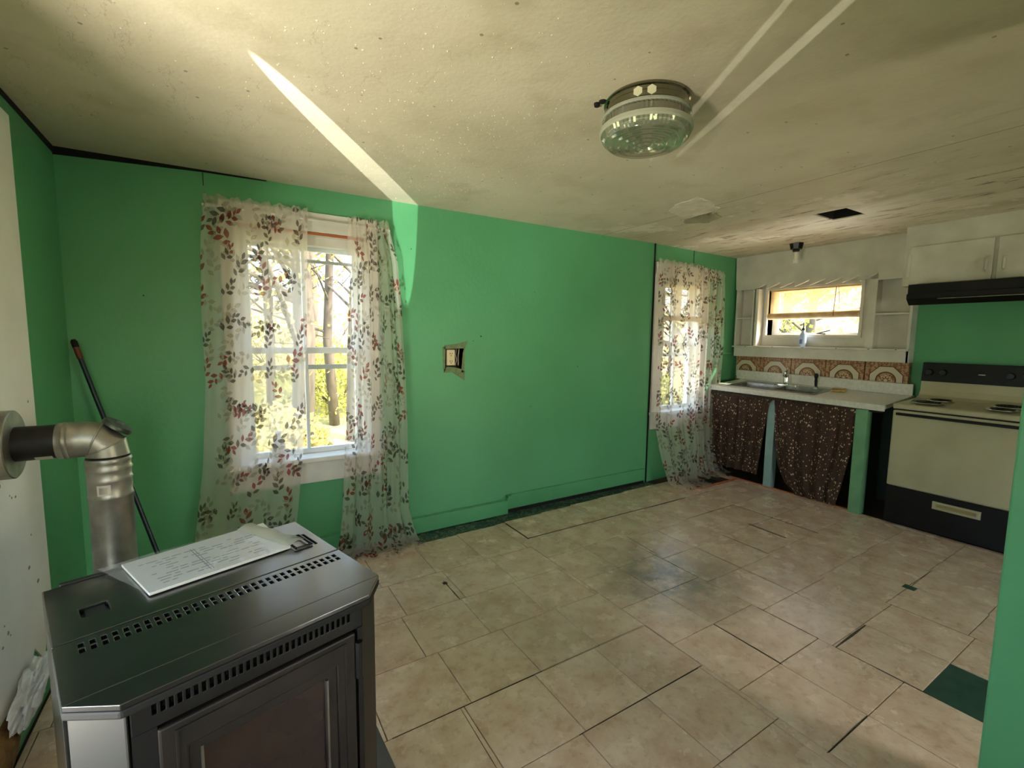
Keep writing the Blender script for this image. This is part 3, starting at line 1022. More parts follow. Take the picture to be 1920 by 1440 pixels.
def curtain(name, label, M, left, right, ztop, ybase, ybend, floor_len, nf, amp, seed, mats, group=None, cols_per_m=55, bottom=None, ruffle=True, leaves=True, grow=1.0, density=1.0):
    rng = random.Random(seed)
    root = thing(name, label, 'curtain', M, group=group)
    Lc = ztop + floor_len if bottom is None else ztop - bottom
    wid = max(r[1] for r in right) - min(l[1] for l in left)
    ph = rng.random() * 6
    def S(u, v):
        s = v * Lc
        zf = 0.035
        if bottom is None and s > ztop - zf:
            ex = s - (ztop - zf)
            z = 0.010 + (zf - 0.010) * math.exp(-ex / 0.03) + 0.006 * (1 + math.sin(u * 23 + ph + ex * 40)) * min(1, ex / .05)
            yo = -ex * (0.85 + 0.15 * math.sin(u * 9 + ph))
        else:
            z = ztop - s
            yo = 0
        zz = max(z, 0.0)
        xl, xr = interp(left, zz), interp(right, zz)
        x = xl + (xr - xl) * u
        t = min(1, s / 0.25)
        fold = amp * (0.35 + 0.65 * t) * (math.sin(2 * PI * nf * u + ph + 0.5 * math.sin(v * 4)) + 0.45 * math.sin(2 * PI * nf * 2.3 * u + 2 + 1.3 * v))
        x += 0.4 * amp * math.cos(2 * PI * nf * u + ph)
        if ruffle and s < 0.11:
            k = 1 - s / 0.11
            fold += 0.007 * k * math.sin(2 * PI * 16 * wid * u + ph) + 0.004 * k * math.sin(2 * PI * 29 * wid * u)
            if abs(s - 0.05) < 0.012:
                fold -= 0.004
            if s < 0.02:
                z += 0.008 * math.sin(2 * PI * 7 * u + ph) + 0.004 * math.sin(2 * PI * 17 * u)
        y = ybase + interp(ybend, zz) + yo + fold * (1 if yo == 0 else 0.5)
        return Vector((x, y, z))
    nu, nv = max(24, int(wid * cols_per_m * 2)), 130
    me = bpy.data.meshes.new('cloth')
    vs_ = [S(i / nu, j / nv) for j in range(nv + 1) for i in range(nu + 1)]
    fs = [(j * (nu + 1) + i, j * (nu + 1) + i + 1, (j + 1) * (nu + 1) + i + 1, (j + 1) * (nu + 1) + i) for j in range(nv) for i in range(nu)]
    me.from_pydata(vs_, [], fs)
    uvl = me.uv_layers.new(name='cloth_uv')
    for lp in me.loops:
        i, j = lp.vertex_index % (nu + 1), lp.vertex_index // (nu + 1)
        uvl.data[lp.index].uv = (i / nu * wid * grow, j / nv * Lc)
    for p in me.polygons:
        p.use_smooth = True
    me.materials.append(mats[0])
    o = bpy.data.objects.new('cloth', me)
    COL.objects.link(o)
    o.parent = root
    if leaves:
        W = wid * grow
        sets = {1: MB(), 2: MB(), 3: MB()}
        def put(mi, pts, lift):
            vv = []
            for (a, b) in pts:
                u, v = a / W, b / Lc
                u = min(max(u, 0.0), 1.0)
                v = min(max(v, 0.0), 1.0)
                p = S(u, v)
                e = 0.004
                du = S(min(u + e, 1), v) - S(max(u - e, 0), v)
                dv = S(u, min(v + e, 1)) - S(u, max(v - e, 0))
                n = du.cross(dv)
                n = n.normalized() if n.length > 1e-9 else Vector((0, -1, 0))
                if n.dot(Vector((-0.2, -1, 0.7))) < 0:
                    n = -n
                vv.append(p + n * lift)
            k = len(vv)
            sets[mi].add(vv, [tuple(range(k))])
        def sprig(cx, cy, a, L, n, main, lead):
            ca, sa = math.cos(a), math.sin(a)
            for i in range(n):
                f = (i + 1) / n
                px, py = cx + ca * L * f * 0.8, cy + sa * L * f * 0.8
                side = 1 if i % 2 else -1
                aa = a + side * (0.95 - 0.3 * f) if i < n - 1 else a
                ll = min(L * (0.36 - 0.10 * abs(f - .5)) * rng.uniform(0.85, 1.1), .062)
                col = main if (lead is None or i < n - 3) else lead
                put(col, leaf_poly(px, py, aa, ll, ll * 0.56), 0.0022)
        y, row = 0.05, 0
        while y < Lc + 0.05:
            x, col_ = -0.02 + (0.03 if row % 2 else 0), 0
            while x < W + 0.03:
                jx, jy = rng.uniform(-.015, .015), rng.uniform(-.015, .015)
                a = rng.choice((-1.1, -1.9, -0.6, -2.5, -1.5, 0.6, 2.4)) + rng.uniform(-.25, .25)
                if (row + col_) % 2 == 0:
                    main = 2 if rng.random() < 0.22 else 1
                    lead = 2 if (main == 1 and rng.random() < 0.25) else None
                    sprig(x + jx, y + jy, a, rng.uniform(.12, .16), rng.choice((5, 6)), main, lead)
                else:
                    sprig(x + jx, y + jy, a, rng.uniform(.12, .16), 5, 3, None)
                x += 0.105 / density
                col_ += 1
            y += 0.098 / density
            row += 1
        names = {1: 'dark_leaf_print', 2: 'red_leaf_print', 3: 'pale_leaf_print'}
        for k, mb in sets.items():
            if mb.f:
                mb.build(names[k], mats[k], root, kind='stuff', fix=False)
    return root
CM = [SHEER, LEAFD, LEAFR, LEAFP]
M1 = Matrix.Translation((0, YW, 0))
curtain('sheer_curtain', 'left leaf print sheer curtain on the larger window, behind the black stove', M1,
        [(2.165, -.063), (1.92, -.085), (1.53, -.098), (1.16, -.095), (.67, -.129), (.28, -.181), (0, -.22)],
        [(2.15, .459), (1.51, .438), (.70, .393), (.23, .337), (0, .30)], 2.168, -.085, [(0, -.05), (.3, -.02), (.6, 0), (2.2, 0)], 0.10, 3.2, 0.013, 3, CM, 'leaf print sheer curtains')
curtain('sheer_curtain', 'right leaf print sheer curtain on the larger window, trailing onto the floor tiles', M1,
        [(2.15, .692), (.84, .654), (.26, .615), (.1, .59), (0, .56)],
        [(2.15, .939), (2.06, .956), (1.9, .996), (1.6, 1.018), (1.14, 1.041), (.78, 1.05), (.235, 1.05), (.1, 1.075), (0, 1.11)], 2.155, -.085, [(0, -.05), (.3, -.01), (.6, 0), (2.2, 0)], 0.17, 4.3, 0.017, 11, CM, 'leaf print sheer curtains', grow=1.45)
curtain('sheer_curtain', 'left leaf print sheer panel on the corner window, beside the dark wall joint', T2,
        [(2.17, -.085), (1.1, -.03), (.69, -.04), (.42, -.02), (.15, .03), (0, .05)],
        [(2.17, .60), (1.5, .63), (.7, .64), (.3, .62), (0, .50)], 2.165, -.132, [(0, -.13), (.25, -.06), (.6, 0), (2.2, 0)], 0.16, 3.1, 0.012, 21, CM, 'leaf print sheer curtains')
curtain('sheer_curtain', 'right bunched leaf print sheer panel on the corner window, beside the sink counter', T2,
        [(2.17, .58), (1.5, .60), (.7, .615), (.3, .62), (0, .60)],
        [(2.17, .97), (2.12, 1.03), (1.41, 1.053), (.95, 1.03), (.48, 1.012), (.18, 1.01), (0, 1.08)], 2.15, -.104, [(0, -.08), (.3, -.02), (.6, 0), (2.2, 0)], 0.12, 4.0, 0.018, 33, CM, 'leaf print sheer curtains', grow=1.5)
tag(MB().tube([(-.07, YW - .075, 2.115), (.95, YW - .075, 2.105)], .007, 8).build('curtain_rod', TRIM), 'thin white rod carrying the curtains of the larger window', 'curtain rod')
tag(MB().tube([T2 @ Vector((-.06, -.085, 2.115)), T2 @ Vector((0.97, -.085, 2.105))], .007, 8).build('curtain_rod', TRIM), 'thin white rod carrying the curtains of the corner window', 'curtain rod')

# ------------------------------------------------------------------ kitchen: built-in shelf round the window
XF = 4.93
shelf = thing('window_shelf_unit', 'white built-in shelf unit with scalloped valance around the kitchen window', 'shelf', loc=(XF, 0, 0))
# soffit with the scalloped lower edge
poly = [(1.63, 2.345), (1.63, 1.97), (1.845, 1.97)]
n = 8
ya, yb = 1.845, 2.985
for k in range(n):
    w = (yb - ya) / n
    for j in range(9):
        t = j / 8
        poly.append((ya + w * (k + t), 1.975 + 0.052 * ((1 - t) ** 2.2) + 0.012 * math.sin(t * PI)))
    poly.append((ya + w * (k + 1), 1.976))
poly += [(3.185, 1.988), (3.20, 2.345)]
TY = Matrix(((0, 0, 1, 0), (1, 0, 0, 0), (0, 1, 0, 0), (0, 0, 0, 1)))   # polygon (y,z) extruded along x
MB().prism(poly, 0.0, 0.022, T=TY).build('valance_board', WHITE, shelf)
for k in range(n):
    w = (yb - ya) / n
    pts = []
    for j in range(8):
        t = j / 7 * 0.62
        pts.append((-0.002, ya + w * (k + t), 1.976 + 0.056 * ((1 - t) ** 2.2) + 0.012 * math.sin(t * PI)))
    MB().tube(pts, [.003, .005, .0055, .0055, .005, .004, .003, .002], 6).build('scallop_lit_edge', TRIM, shelf, smooth=True)  # bright strips stand in for daylight on the scallop edges
MB().box(0.0, 0.118, 3.155, 3.175, 1.36, 1.99).build('upright', WHITE, shelf, bevel=0.002)
MB().box(0.0, 0.118, 2.918, 2.952, 1.36, 1.985).build('upright', TRIM, shelf, bevel=0.008)
MB().box(0.0, 0.118, 2.970, 2.985, 1.36, 1.985).build('upright', WHITE, shelf, bevel=0.002)
MB().box(0.0, 0.118, 1.843, 1.905, 1.36, 1.985).build('upright', WHITE, shelf, bevel=0.003)
MB().box(0.0, 0.118, 1.580, 1.600, 1.25, 1.985).build('upright', WHITE, shelf, bevel=0.002)
MB().box(0.004, 0.118, 2.985, 3.155, 1.664, 1.680).build('shelf_board', WHITE, shelf, bevel=0.002)
MB().box(0.004, 0.118, 1.600, 1.843, 1.664, 1.680).build('shelf_board', WHITE, shelf, bevel=0.002)
MB().box(-0.03, 0.118, 1.576, 3.18, 1.350, 1.368).build('ledge', WHITE, shelf, bevel=0.004)
MB().box(0.0, 0.02, 1.578, 3.17, 1.250, 1.350).build('apron_board', WHITE, shelf, bevel=0.002)
m = MB()
m.plate((1.60, 3.17), (1.25, 2.07), [(1.985, 2.885, 1.468, 1.985)], 0.104, 0.118, lambda u, v, w: (w, u, v))
m.build('back_panel', WHITE, shelf)
# nails heads and chips along the ledge
for y in (3.02, 2.72, 2.42, 2.12, 1.86, 1.66):
    MB().box(-0.0312, -0.028, y - .006, y + .006, 1.358, 1.364).build('paint_chip', DARKWOOD, shelf)

win3 = structure('window_3', loc=(XK, 0, 0))
m = MB()
m.box(-0.03, 0.14, 1.975, 2.0, 1.465, 1.99)
m.box(-0.03, 0.14, 2.87, 2.895, 1.465, 1.99)
m.box(-0.03, 0.14, 2.0, 2.87, 1.465, 1.487)
m.box(-0.03, 0.14, 2.0, 2.87, 1.965, 1.99)
m.build('frame', TRIM, win3)
m = MB()
for (a, b, c, d) in ((2.0, 2.03, 1.487, 1.965), (2.81, 2.87, 1.487, 1.965), (2.03, 2.81, 1.487, 1.512), (2.03, 2.81, 1.94, 1.965)):
    m.box(0.09, 0.12, a, b, c, d)
m.build('sash', SASH, win3, bevel=0.002)
MB().box(0.103, 0.107, 2.03, 2.81, 1.51, 1.942).build('pane', PANE, win3)
m = MB()
m.tube([(0.085, 2.33, 1.50), (0.07, 2.40, 1.505), (0.05, 2.27, 1.535)], 0.006, 6)
m.build('crank_handle', GRILLE, win3)

rb = thing('bamboo_roll_blind', 'bamboo roll-up blind half lowered over the kitchen window', 'blind', loc=(XK, 0, 0))
m = MB()
z = 1.955
k = 0
while z > 1.722:
    m.box(0.030, 0.0325, 2.025, 2.868, z - 0.0062, z)
    z -= 0.0072
m.build('slat', BAMBOOT, rb, kind='stuff')
MB().box(0.02, 0.045, 2.02, 2.87, 1.950, 1.966).build('head_slat', BAMBOO, rb)
MB().tube([(0.015, 2.012, 1.685), (0.015, 2.882, 1.685)], 0.034, 18).build('rolled_end', BAMBOO, rb, smooth=True, auto=50)
m = MB()
m.tube([(-0.008, 2.22, 1.955), (-0.022, 2.222, 1.72), (-0.024, 2.222, 1.67)], 0.003, 6)
m.tube([(-0.008, 2.20, 1.955), (-0.014, 2.175, 1.735)], 0.002, 5)
m.tube([(-0.023, 2.245, 1.722), (-0.023, 2.195, 1.724)], 0.003, 5)
m.build('lift_cord', CORD, rb)

bt = thing('pump_bottle', 'small clear bottle of blue liquid with dark nozzle on the window ledge', 'bottle', loc=(XF + 0.03, 2.452, 1.368))
MB().lathe([(0.0, 0.0), (.030, 0.0), (.033, .006), (.033, .105), (.028, .125), (.013, .15), (.012, .165)], 20).build('bottle_body', mat('clear_blue_plastic', rgb(176, 196, 232), 0.15, 0, rgb(196, 210, 236), 6, 2), bt, smooth=True, auto=50)
MB().lathe([(.013, .165), (.013, .185), (.006, .19), (.005, .22), (.003, .247)], 12).build('nozzle', GRILLE, bt, smooth=True, auto=50)
MB().box(-.035, -.0335, -.012, .012, .03, .075).build('label', mat('printed_blue_label', rgb(92, 116, 170), 0.5), bt)

MB().box(XK - 0.03, XK, 1.0, 3.15, 0.0, 0.86).build('counter_shade_panel', mat('dark_green_shade', rgb(24, 46, 38), 0.7), wall_right, label='dark green sheet painted as shade below the counter')  # dark sheet put in as the deep shade under the counter
# backsplash tiles
tile0 = None
for k, (y0, y1) in enumerate(((2.887, 3.165), (2.562, 2.883), (2.237, 2.558), (1.908, 2.233), (1.585, 1.904))):
    yc = y1 - .1605 if k else 2.887 + .163
    if k == 0:
        o = MB().box(0, 0.06, y0 - yc, y1 - yc, -.165, .163).build('backsplash_tile', OCT, wall_right, bevel=0.002)
        o.location = (4.985, yc, 1.087)
    elif tile0 is None:
        o = MB().box(0, 0.06, -.1605, .1605, -.165, .163).build('backsplash_tile', OCT, wall_right, bevel=0.002)
        o.location = (4.985, yc, 1.087)
        tile0 = o
    else:
        share(tile0, 'backsplash_tile', (4.985, yc, 1.087), wall_right)

# ------------------------------------------------------------------ counter, sink
P0 = Vector((4.40, 1.50, 0.927))
ex = Vector((1, 0, 0.085)).normalized()
ey = Vector((0, 1, 0.015))
ey = (ey - ex * ey.dot(ex)).normalized()
ez = ex.cross(ey)
MC = Matrix((ex, ey, ez)).transposed().to_4x4()
MC.translation = P0
counter = thing('kitchen_counter', 'white laminate counter with low backsplash on painted posts', 'counter', MC)
SK = (0.10, 0.44, 0.60, 1.42)
m = MB()
m.plate((0.0, 0.60), (0.03, 1.575), [(SK[0], SK[1], SK[2], SK[3])], 0.0, -0.035, lambda u, v, w: (u, v, w))
m.box(0.0, 0.02, 0.03, 1.575, -0.05, -0.03)
m.build('worktop', COUNTER, counter, bevel=0.005)
MB().box(0.535, 0.56, 0.03, 1.62, 0.0, 0.10).build('backsplash', COUNTER, counter, bevel=0.005)
MCi = MC.inverted()
def world_box(name, x0, x1, y0, y1, z0, z1, mt, parent, T, **kw):
    return MB().box(x0, x1, y0, y1, z0, z1, T=T).build(name, mt, parent, **kw)
world_box('post', 4.45, 4.53, 2.40, 2.475, 0.0, 0.885, POSTBLUE, counter, MCi, bevel=0.003, label='pale blue painted post')
world_box('post', 4.41, 4.50, 1.64, 1.725, 0.0, 0.875, POSTGREEN, counter, MCi, bevel=0.003, label='pale green painted post')
world_box('rail', 4.43, 4.47, 1.56, 3.15, 0.862, 0.885, DARKWOOD, counter, MCi)

sink = thing('double_sink', 'stainless steel double bowl sink set in the counter', 'sink', MC)
m = MB()
def bowl(u0, u1, v0, v1, d):
    r = 0.025
    vs_ = [(u0, v0, .004), (u1, v0, .004), (u1, v1, .004), (u0, v1, .004)]
    vs_ += [(u0 + r * .3, v0 + r * .3, -.02), (u1 - r * .3, v0 + r * .3, -.02), (u1 - r * .3, v1 - r * .3, -.02), (u0 + r * .3, v1 - r * .3, -.02)]
    vs_ += [(u0 + r, v0 + r, -d), (u1 - r, v0 + r, -d), (u1 - r, v1 - r, -d), (u0 + r, v1 - r, -d)]
    fs = []
    for k in (0, 4):
        for i in range(4):
            j = (i + 1) % 4
            fs.append((k + i, k + j, k + 4 + j, k + 4 + i))
    fs.append((8, 9, 10, 11))
    return vs_, fs
B1, B2 = (0.125, 0.36, 0.63, 0.985), (0.125, 0.36, 1.025, 1.39)
m.add(*bowl(*B1, 0.15))
m.build('bowl', STEEL, sink, fix=False)
MB().add(*bowl(*B2, 0.15)).build('bowl', STEEL, sink, fix=False)
MB().plate((0.085, 0.455), (0.585, 1.435), [B1, B2], 0.004, 0.0005, lambda u, v, w: (u, v, w)).build('rim', STEEL, sink, bevel=0.0015)
for b in (B1, B2):
    MB().lathe([(.035, -.149), (.03, -.146), (.012, -.148)], 16, T=Matrix.Translation(((b[0] + b[1]) / 2, (b[2] + b[3]) / 2, 0))).build('drain', CHROME, sink)

fc = thing('kitchen_faucet', 'chrome single lever faucet behind the sink', 'faucet', MC @ Matrix.Translation((0.405, 1.0, 0.004)))
MB().lathe([(0.0, 0), (.09, 0), (.09, .006), (.08, .012), (0, .012)], 24, T=Matrix.Diagonal((0.33, 1.35, 1, 1))).build('base_plate', CHROME, fc, smooth=True, auto=40)
MB().lathe([(.024, .01), (.024, .07), (.020, .085), (.021, .10), (.012, .115), (.0, .12)], 20).build('faucet_body', CHROME, fc, smooth=True, auto=50)
MB().tube([(0, 0, .08), (-.05, -.02, .125), (-.10, -.04, .145), (-.145, -.055, .135), (-.155, -.058, .118)], [.013, .012, .011, .011, .011], 12).build('spout', CHROME, fc, smooth=True, auto=50)
MB().tube([(0, 0, .115), (-.01, -.01, .15), (-.04, -.03, .172), (-.06, -.04, .178)], [.016, .012, .008, .007], 10).build('lever', CHROME, fc, smooth=True, auto=50)
sp = thing('side_sprayer', 'black side sprayer standing on the back rim of the sink', 'sprayer', MC @ Matrix.Translation((0.44, 0.74, 0.004)))
MB().lathe([(.022, 0), (.022, .012), (.013, .018), (.0, .018)], 16).build('collar', CHROME, sp, smooth=True, auto=40)
MB().lathe([(.011, .015), (.013, .06), (.012, .09), (.017, .105), (.018, .13), (.008, .14)], 16).build('spray_head', BLACKM, sp, smooth=True, auto=50)
spg = MB().box(-.05, .05, -.055, .055, 0.002, .022, T=MC @ Matrix.Translation((0.40, 0.525, 0)) @ Matrix.Rotation(.3, 4, 'Z')).build('scouring_pad', YELLOW, None, bevel=0.006)
tag(spg, 'yellow scouring pad on the counter right of the sink', 'sponge')

# skirt curtains below the counter
def frame_y(x):          # local x runs toward the window wall, local -y into the room
    return Matrix(((0, 1, 0, x), (1, 0, 0, 0), (0, 0, 1, 0), (0, 0, 0, 1)))
def skirt(name, label, left, right, ztop, zbot, ybase, ybend, nf, amp, seed, x):
    # left/right are world y limits by height
    return curtain(name, label, frame_y(x), left, right, ztop, ybase, ybend, 0, nf, amp, seed, [CALICO], 'brown floral curtains under the counter', bottom=zbot, leaves=False, grow=1.5)
skirt('counter_skirt', 'brown floral skirt curtain under the sink, left of the pale blue post',
      [(.90, 2.40), (.82, 2.46), (.4, 2.51), (.15, 2.545), (0, 2.55)], [(.9, 3.065), (.4, 3.05), (0, 3.03)], .886, .10, 0, [(0, .02), (.9, 0)], 5, .014, 5, 4.44)
skirt('counter_skirt', 'brown floral skirt curtain between the pale blue and pale green posts',
      [(.88, 1.69), (.79, 1.725), (.5, 1.75), (.3, 1.785), (.18, 1.805), (0.02, 1.84)], [(.9, 2.41), (.5, 2.38), (.25, 2.34), (.1, 2.27), (0.0, 2.16)], .878, .012, 0, [(0, .01), (.9, 0)], 4, .015, 9, 4.43)

# ------------------------------------------------------------------ electric range
RX = 4.40
rg = thing('electric_range', 'almond electric range with black control panel and black drawer', 'stove', loc=(RX, 0.71, 0))
MB().box(0.03, 0.60, 0.005, 0.755, 0.03, 0.915).build('range_body', ALMOND, rg, bevel=0.004)
Y0, Y1 = 0.0, 0.765
# cooktop with coved back
prof = [(0.0, .915), (0.0, .945), (0.012, .953), (0.30, .965), (0.43, .975), (0.49, .995), (0.515, 1.04), (0.525, 1.12), (0.60, 1.12), (0.60, .915)]
TXZ = Matrix(((1, 0, 0, 0), (0, 0, -1, 0), (0, 1, 0, 0), (0, 0, 0, 1)))
MB().prism(prof, -Y1, -Y0, T=TXZ).build('cooktop', ALMOND, rg, bevel=0.006)
MB().prism([(0.512, 1.11), (0.53, 1.262), (0.60, 1.262), (0.60, 1.11)], -Y1 - .002, -Y0 + .002, T=TXZ).build('control_panel', BLACKM, rg, bevel=0.004)
knob0 = None
TK = Matrix.Rotation(-PI / 2, 4, 'Y')
for y in (0.715, 0.63, 0.25, 0.165):
    if knob0 is None:
        knob0 = MB().lathe([(0, 0), (.026, 0), (.024, .012), (.02, .024), (0, .024)], 20, T=TK).build('knob', mat('black_knob', rgb(20, 20, 21), 0.3), rg, smooth=True, auto=40)
        knob0.location = (0.521, y, 1.185)
    else:
        share(knob0, 'knob', (0.521, y, 1.185), rg)
MB().box(0.515, 0.522, 0.385, 0.425, 1.18, 1.186).build('badge', CHROME, rg)
# burners
def coil(name, x, y, r, z):
    m = MB()
    for k, rr in enumerate((.25, .45, .65, .85)):
        m.tube([(x + r * rr * math.cos(a * PI / 16), y + r * rr * math.sin(a * PI / 16), z + .012) for a in range(33)], .0045, 6, cap=False)
    b = m.build(name, BLACKM, rg, smooth=True)
    MB().lathe([(r * .2, .002), (r * .8, .001), (r * 1.02, .010), (r * 1.16, .011), (r * 1.18, .007)], 28, T=Matrix.Translation((x, y, z - .002))).build('drip_pan', CHROME, b, smooth=True, auto=40)
coil('burner', 0.15, 0.60, .085, .962)
coil('burner', 0.34, 0.58, .070, .969)
coil('burner', 0.15, 0.20, .070, .962)
coil('burner', 0.34, 0.20, .085, .969)
MB().box(0.012, 0.035, 0.005, 0.76, 0.893, 0.915).build('vent_gap', DARK, rg)
d = MB().box(0.0, 0.035, 0.002, 0.763, 0.312, 0.905).build('oven_door', ALMOND, rg, bevel=0.010)
m = MB()
m.box(-0.030, -0.010, 0.03, 0.735, 0.868, 0.888)
m.box(-0.012, 0.0, 0.035, 0.06, 0.868, 0.888)
m.box(-0.012, 0.0, 0.705, 0.73, 0.868, 0.888)
m.build('door_handle', BLACKM, d, bevel=0.004)
dr = MB().box(0.008, 0.035, 0.0, 0.765, 0.02, 0.305).build('storage_drawer', BLACKM, rg, bevel=0.004)
m = MB()
m.plate((0.215, 0.475), (0.205, 0.262), [(0.235, 0.455), ][:0] + [(0.238, 0.452, 0.222, 0.246)], -0.006, 0.008, lambda u, v, w: (w, u, v))
m.build('drawer_pull', ALMOND, dr, bevel=0.002)
MB().box(0.005, 0.008, 0.238, 0.452, 0.222, 0.246).build('pull_recess', mat('tan_recess', rgb(150, 132, 86), 0.5), dr)

# ------------------------------------------------------------------ wall cabinet and hood
CX = 4.70
cab = thing('wall_cabinet', 'cream painted wall cabinet with two doors above the range', 'cabinet', loc=(CX, 0, 0))
MB().box(0.0, 0.345, 0.55, 1.592, 1.875, 2.345).build('cabinet_body', WHITE, cab, bevel=0.002)
for (ya, yb, hy) in ((1.072, 1.548, 1.10), (0.58, 1.05, 1.008)):
    dd = MB().box(-0.019, 0.0, ya, yb, 1.882, 2.178).build('cabinet_door', WHITE, cab, bevel=0.004)
    m = MB()
    m.tube([(-.019, hy, 2.035), (-.045, hy, 2.02), (-.047, hy, 1.985), (-.045, hy, 1.955), (-.019, hy, 1.943)], .006, 8)
    m.box(-.023, -.018, hy - .011, hy + .011, 1.925, 2.05)
    m.build('handle', WHITE, dd, smooth=True, auto=40)
    if ya > 1:
        MB().box(-.024, -.012, 1.540, 1.560, 1.94, 2.12).build('hinge', WHITE, dd, bevel=0.002)
hood = thing('range_hood', 'black range hood mounted beneath the wall cabinet', 'range hood', loc=(4.56, 0, 0))
hp = [(0.02, 1.872), (0.48, 1.872), (0.48, 1.745), (0.06, 1.715), (0.0, 1.762), (0.0, 1.80), (0.02, 1.80)]
MB().prism(hp, -1.51, -0.72, T=TXZ).build('hood_shell', BLACKM, hood, bevel=0.002)
MB().box(-0.004, 0.0, 0.74, 1.32, 1.752, 1.757).build('trim_strip', STEEL, hood)
MB().box(-0.006, 0.0, 0.80, 0.90, 1.768, 1.79).build('switch_plate', GRILLE, hood)

# ------------------------------------------------------------------ ceiling fixtures
LX, LY = 1.40, 1.315
lz = zc(LX)
lampo = thing('ceiling_light', 'round chrome ceiling light with ribbed clear glass shade', 'ceiling light', loc=(LX, LY, lz))
MB().lathe([(.02, 0.0), (.150, 0.0), (.156, -.006), (.158, -.012), (.152, -.016), (.152, -.030), (.156, -.034), (.156, -.052), (.15, -.056), (.02, -.056)], 48).build('chrome_pan', mat('darkened_chrome', rgb(132, 130, 112), 0.14, 1.0), lampo, smooth=True, auto=35)  # pan in chrome with an evenly darkened base colour
CREAMB = mat('cream_blotch', rgb(214, 208, 176), 0.6)
for a in (3.7, 4.0, 5.6):
    MB().lathe([(.017, 0), (.017, .002), (0, .002)], 6, T=Matrix.Translation((.1555 * math.cos(a), .1555 * math.sin(a), -.036)) @ Matrix.Rotation(a, 4, 'Z') @ Matrix.Rotation(PI / 2, 4, 'Y')).build('paint_blotch', CREAMB, lampo)
FROST = sheer_mat('frosted_glass_band', rgb(222, 222, 206), 0.12, 0.5)
RIB = glass_mat('ribbed_glass', 0.34, (0.93, 0.94, 0.88, 1))
sh = MB().lathe([(.150, -.056), (.163, -.058), (.165, -.066), (.163, -.070)], 64).build('glass_shade', FROST, lampo, smooth=True, auto=35)
m = MB()
N = 128
vs_, fs = [], []
for zi, (r, z) in enumerate(((.163, -.070), (.160, -.074), (.160, -.096), (.164, -.099))):
    for k in range(N):
        rr = r - (.0025 if k % 2 else 0) * (1 if zi in (1, 2) else 0)
        vs_.append((rr * math.cos(2 * PI * k / N), rr * math.sin(2 * PI * k / N), z))
for zi in range(3):
    for k in range(N):
        k2 = (k + 1) % N
        fs.append((zi * N + k, zi * N + k2, (zi + 1) * N + k2, (zi + 1) * N + k))
m.add(vs_, fs)
m.build('ribbed_band', RIB, sh, fix=False)
MB().lathe([(.02, -.0565), (.156, -.0565), (.156, -.099), (.02, -.0995)], 48).build('inner_collar', mat('dark_inner_collar', rgb(96, 94, 72), 0.25, 0.6), lampo, smooth=True, auto=40)
MB().lathe([(.02, -.10), (.150, -.10), (.145, -.125), (.02, -.128)], 48).build('inner_bowl', mat('inner_reflector', rgb(226, 224, 206), 0.3, 0.0), lampo, smooth=True, auto=40)
MB().lathe([(.162, -.099), (.170, -.102), (.172, -.116), (.168, -.122), (.160, -.122)], 64).build('frosted_band', FROST, sh, smooth=True, auto=35)
m = MB()
vs_, fs = [], []
for zi, (r, z) in enumerate(((.168, -.122), (.162, -.138), (.154, -.147))):
    for k in range(N):
        rr = r - (.004 if k % 2 else 0)
        vs_.append((rr * math.cos(2 * PI * k / N), rr * math.sin(2 * PI * k / N), z))
for zi in range(2):
    for k in range(N):
        k2 = (k + 1) % N
        fs.append((zi * N + k, zi * N + k2, (zi + 1) * N + k2, (zi + 1) * N + k))
m.add(vs_, fs)
m.build('fluted_rim', RIB, sh, fix=False)
prof = []
for k in range(61):
    r = .153 * (1 - k / 60)
    prof.append((max(r, .0005), -.147 - .012 * (1 - (r / .153) ** 2) - .011 * math.sin(k / 60 * PI * 5) ** 2))
MB().lathe(prof, 64).build('ringed_lens', RIB, sh, smooth=True)
# dark soot mark beside the fixture
m = MB()
m.lathe([(.012, 0), (.010, -.012), (0, -.014)], 10, T=Matrix.Translation((1.255, 1.43, zc(1.25))))
m.lathe([(.016, 0), (.012, -.006), (0, -.008)], 9, T=Matrix.Translation((1.262, 1.405, zc(1.25))))
tag(m.build('screw_anchor', DARK), 'dark old anchor stub in the ceiling beside the glass light', 'anchor')

kf = thing('socket_fixture', 'bare lamp socket hanging from a black box over the sink', 'ceiling light', loc=(4.62, 2.40, zc(4.62)))
MB().lathe([(.01, .005), (.062, .005), (.055, -.03), (.05, -.055), (.02, -.06)], 8).build('mount_box', BLACKM, kf, smooth=True, auto=30)
MB().lathe([(.022, -.055), (.03, -.06), (.03, -.075), (.012, -.085)], 14).build('collar', BLACKM, kf, smooth=True, auto=40)
MB().lathe([(.019, -.08), (.02, -.13), (.016, -.15)], 16).build('socket', SOCKETW, kf, smooth=True, auto=40)
MB().box(-.017, .017, -.017, .017, -.185, -.148).build('tube_end', SOCKETW, kf, bevel=0.003)

# floor register
rgd = thing('floor_register', 'dark metal floor register between the corner curtain and the counter', 'register', loc=(4.07, 2.83, 0.0))
m = MB()
m.plate((-.14, .14), (-.07, .07), [(-.12 + k * .022, -.12 + k * .022 + .012, -.05, .05) for k in range(11)], 0.008, 0.0, lambda u, v, w: (u, v, w))
m.build('grille', GRILLE, rgd)
MB().box(-.135, .135, -.065, .065, -.004, .001).build('duct', DARK, rgd)

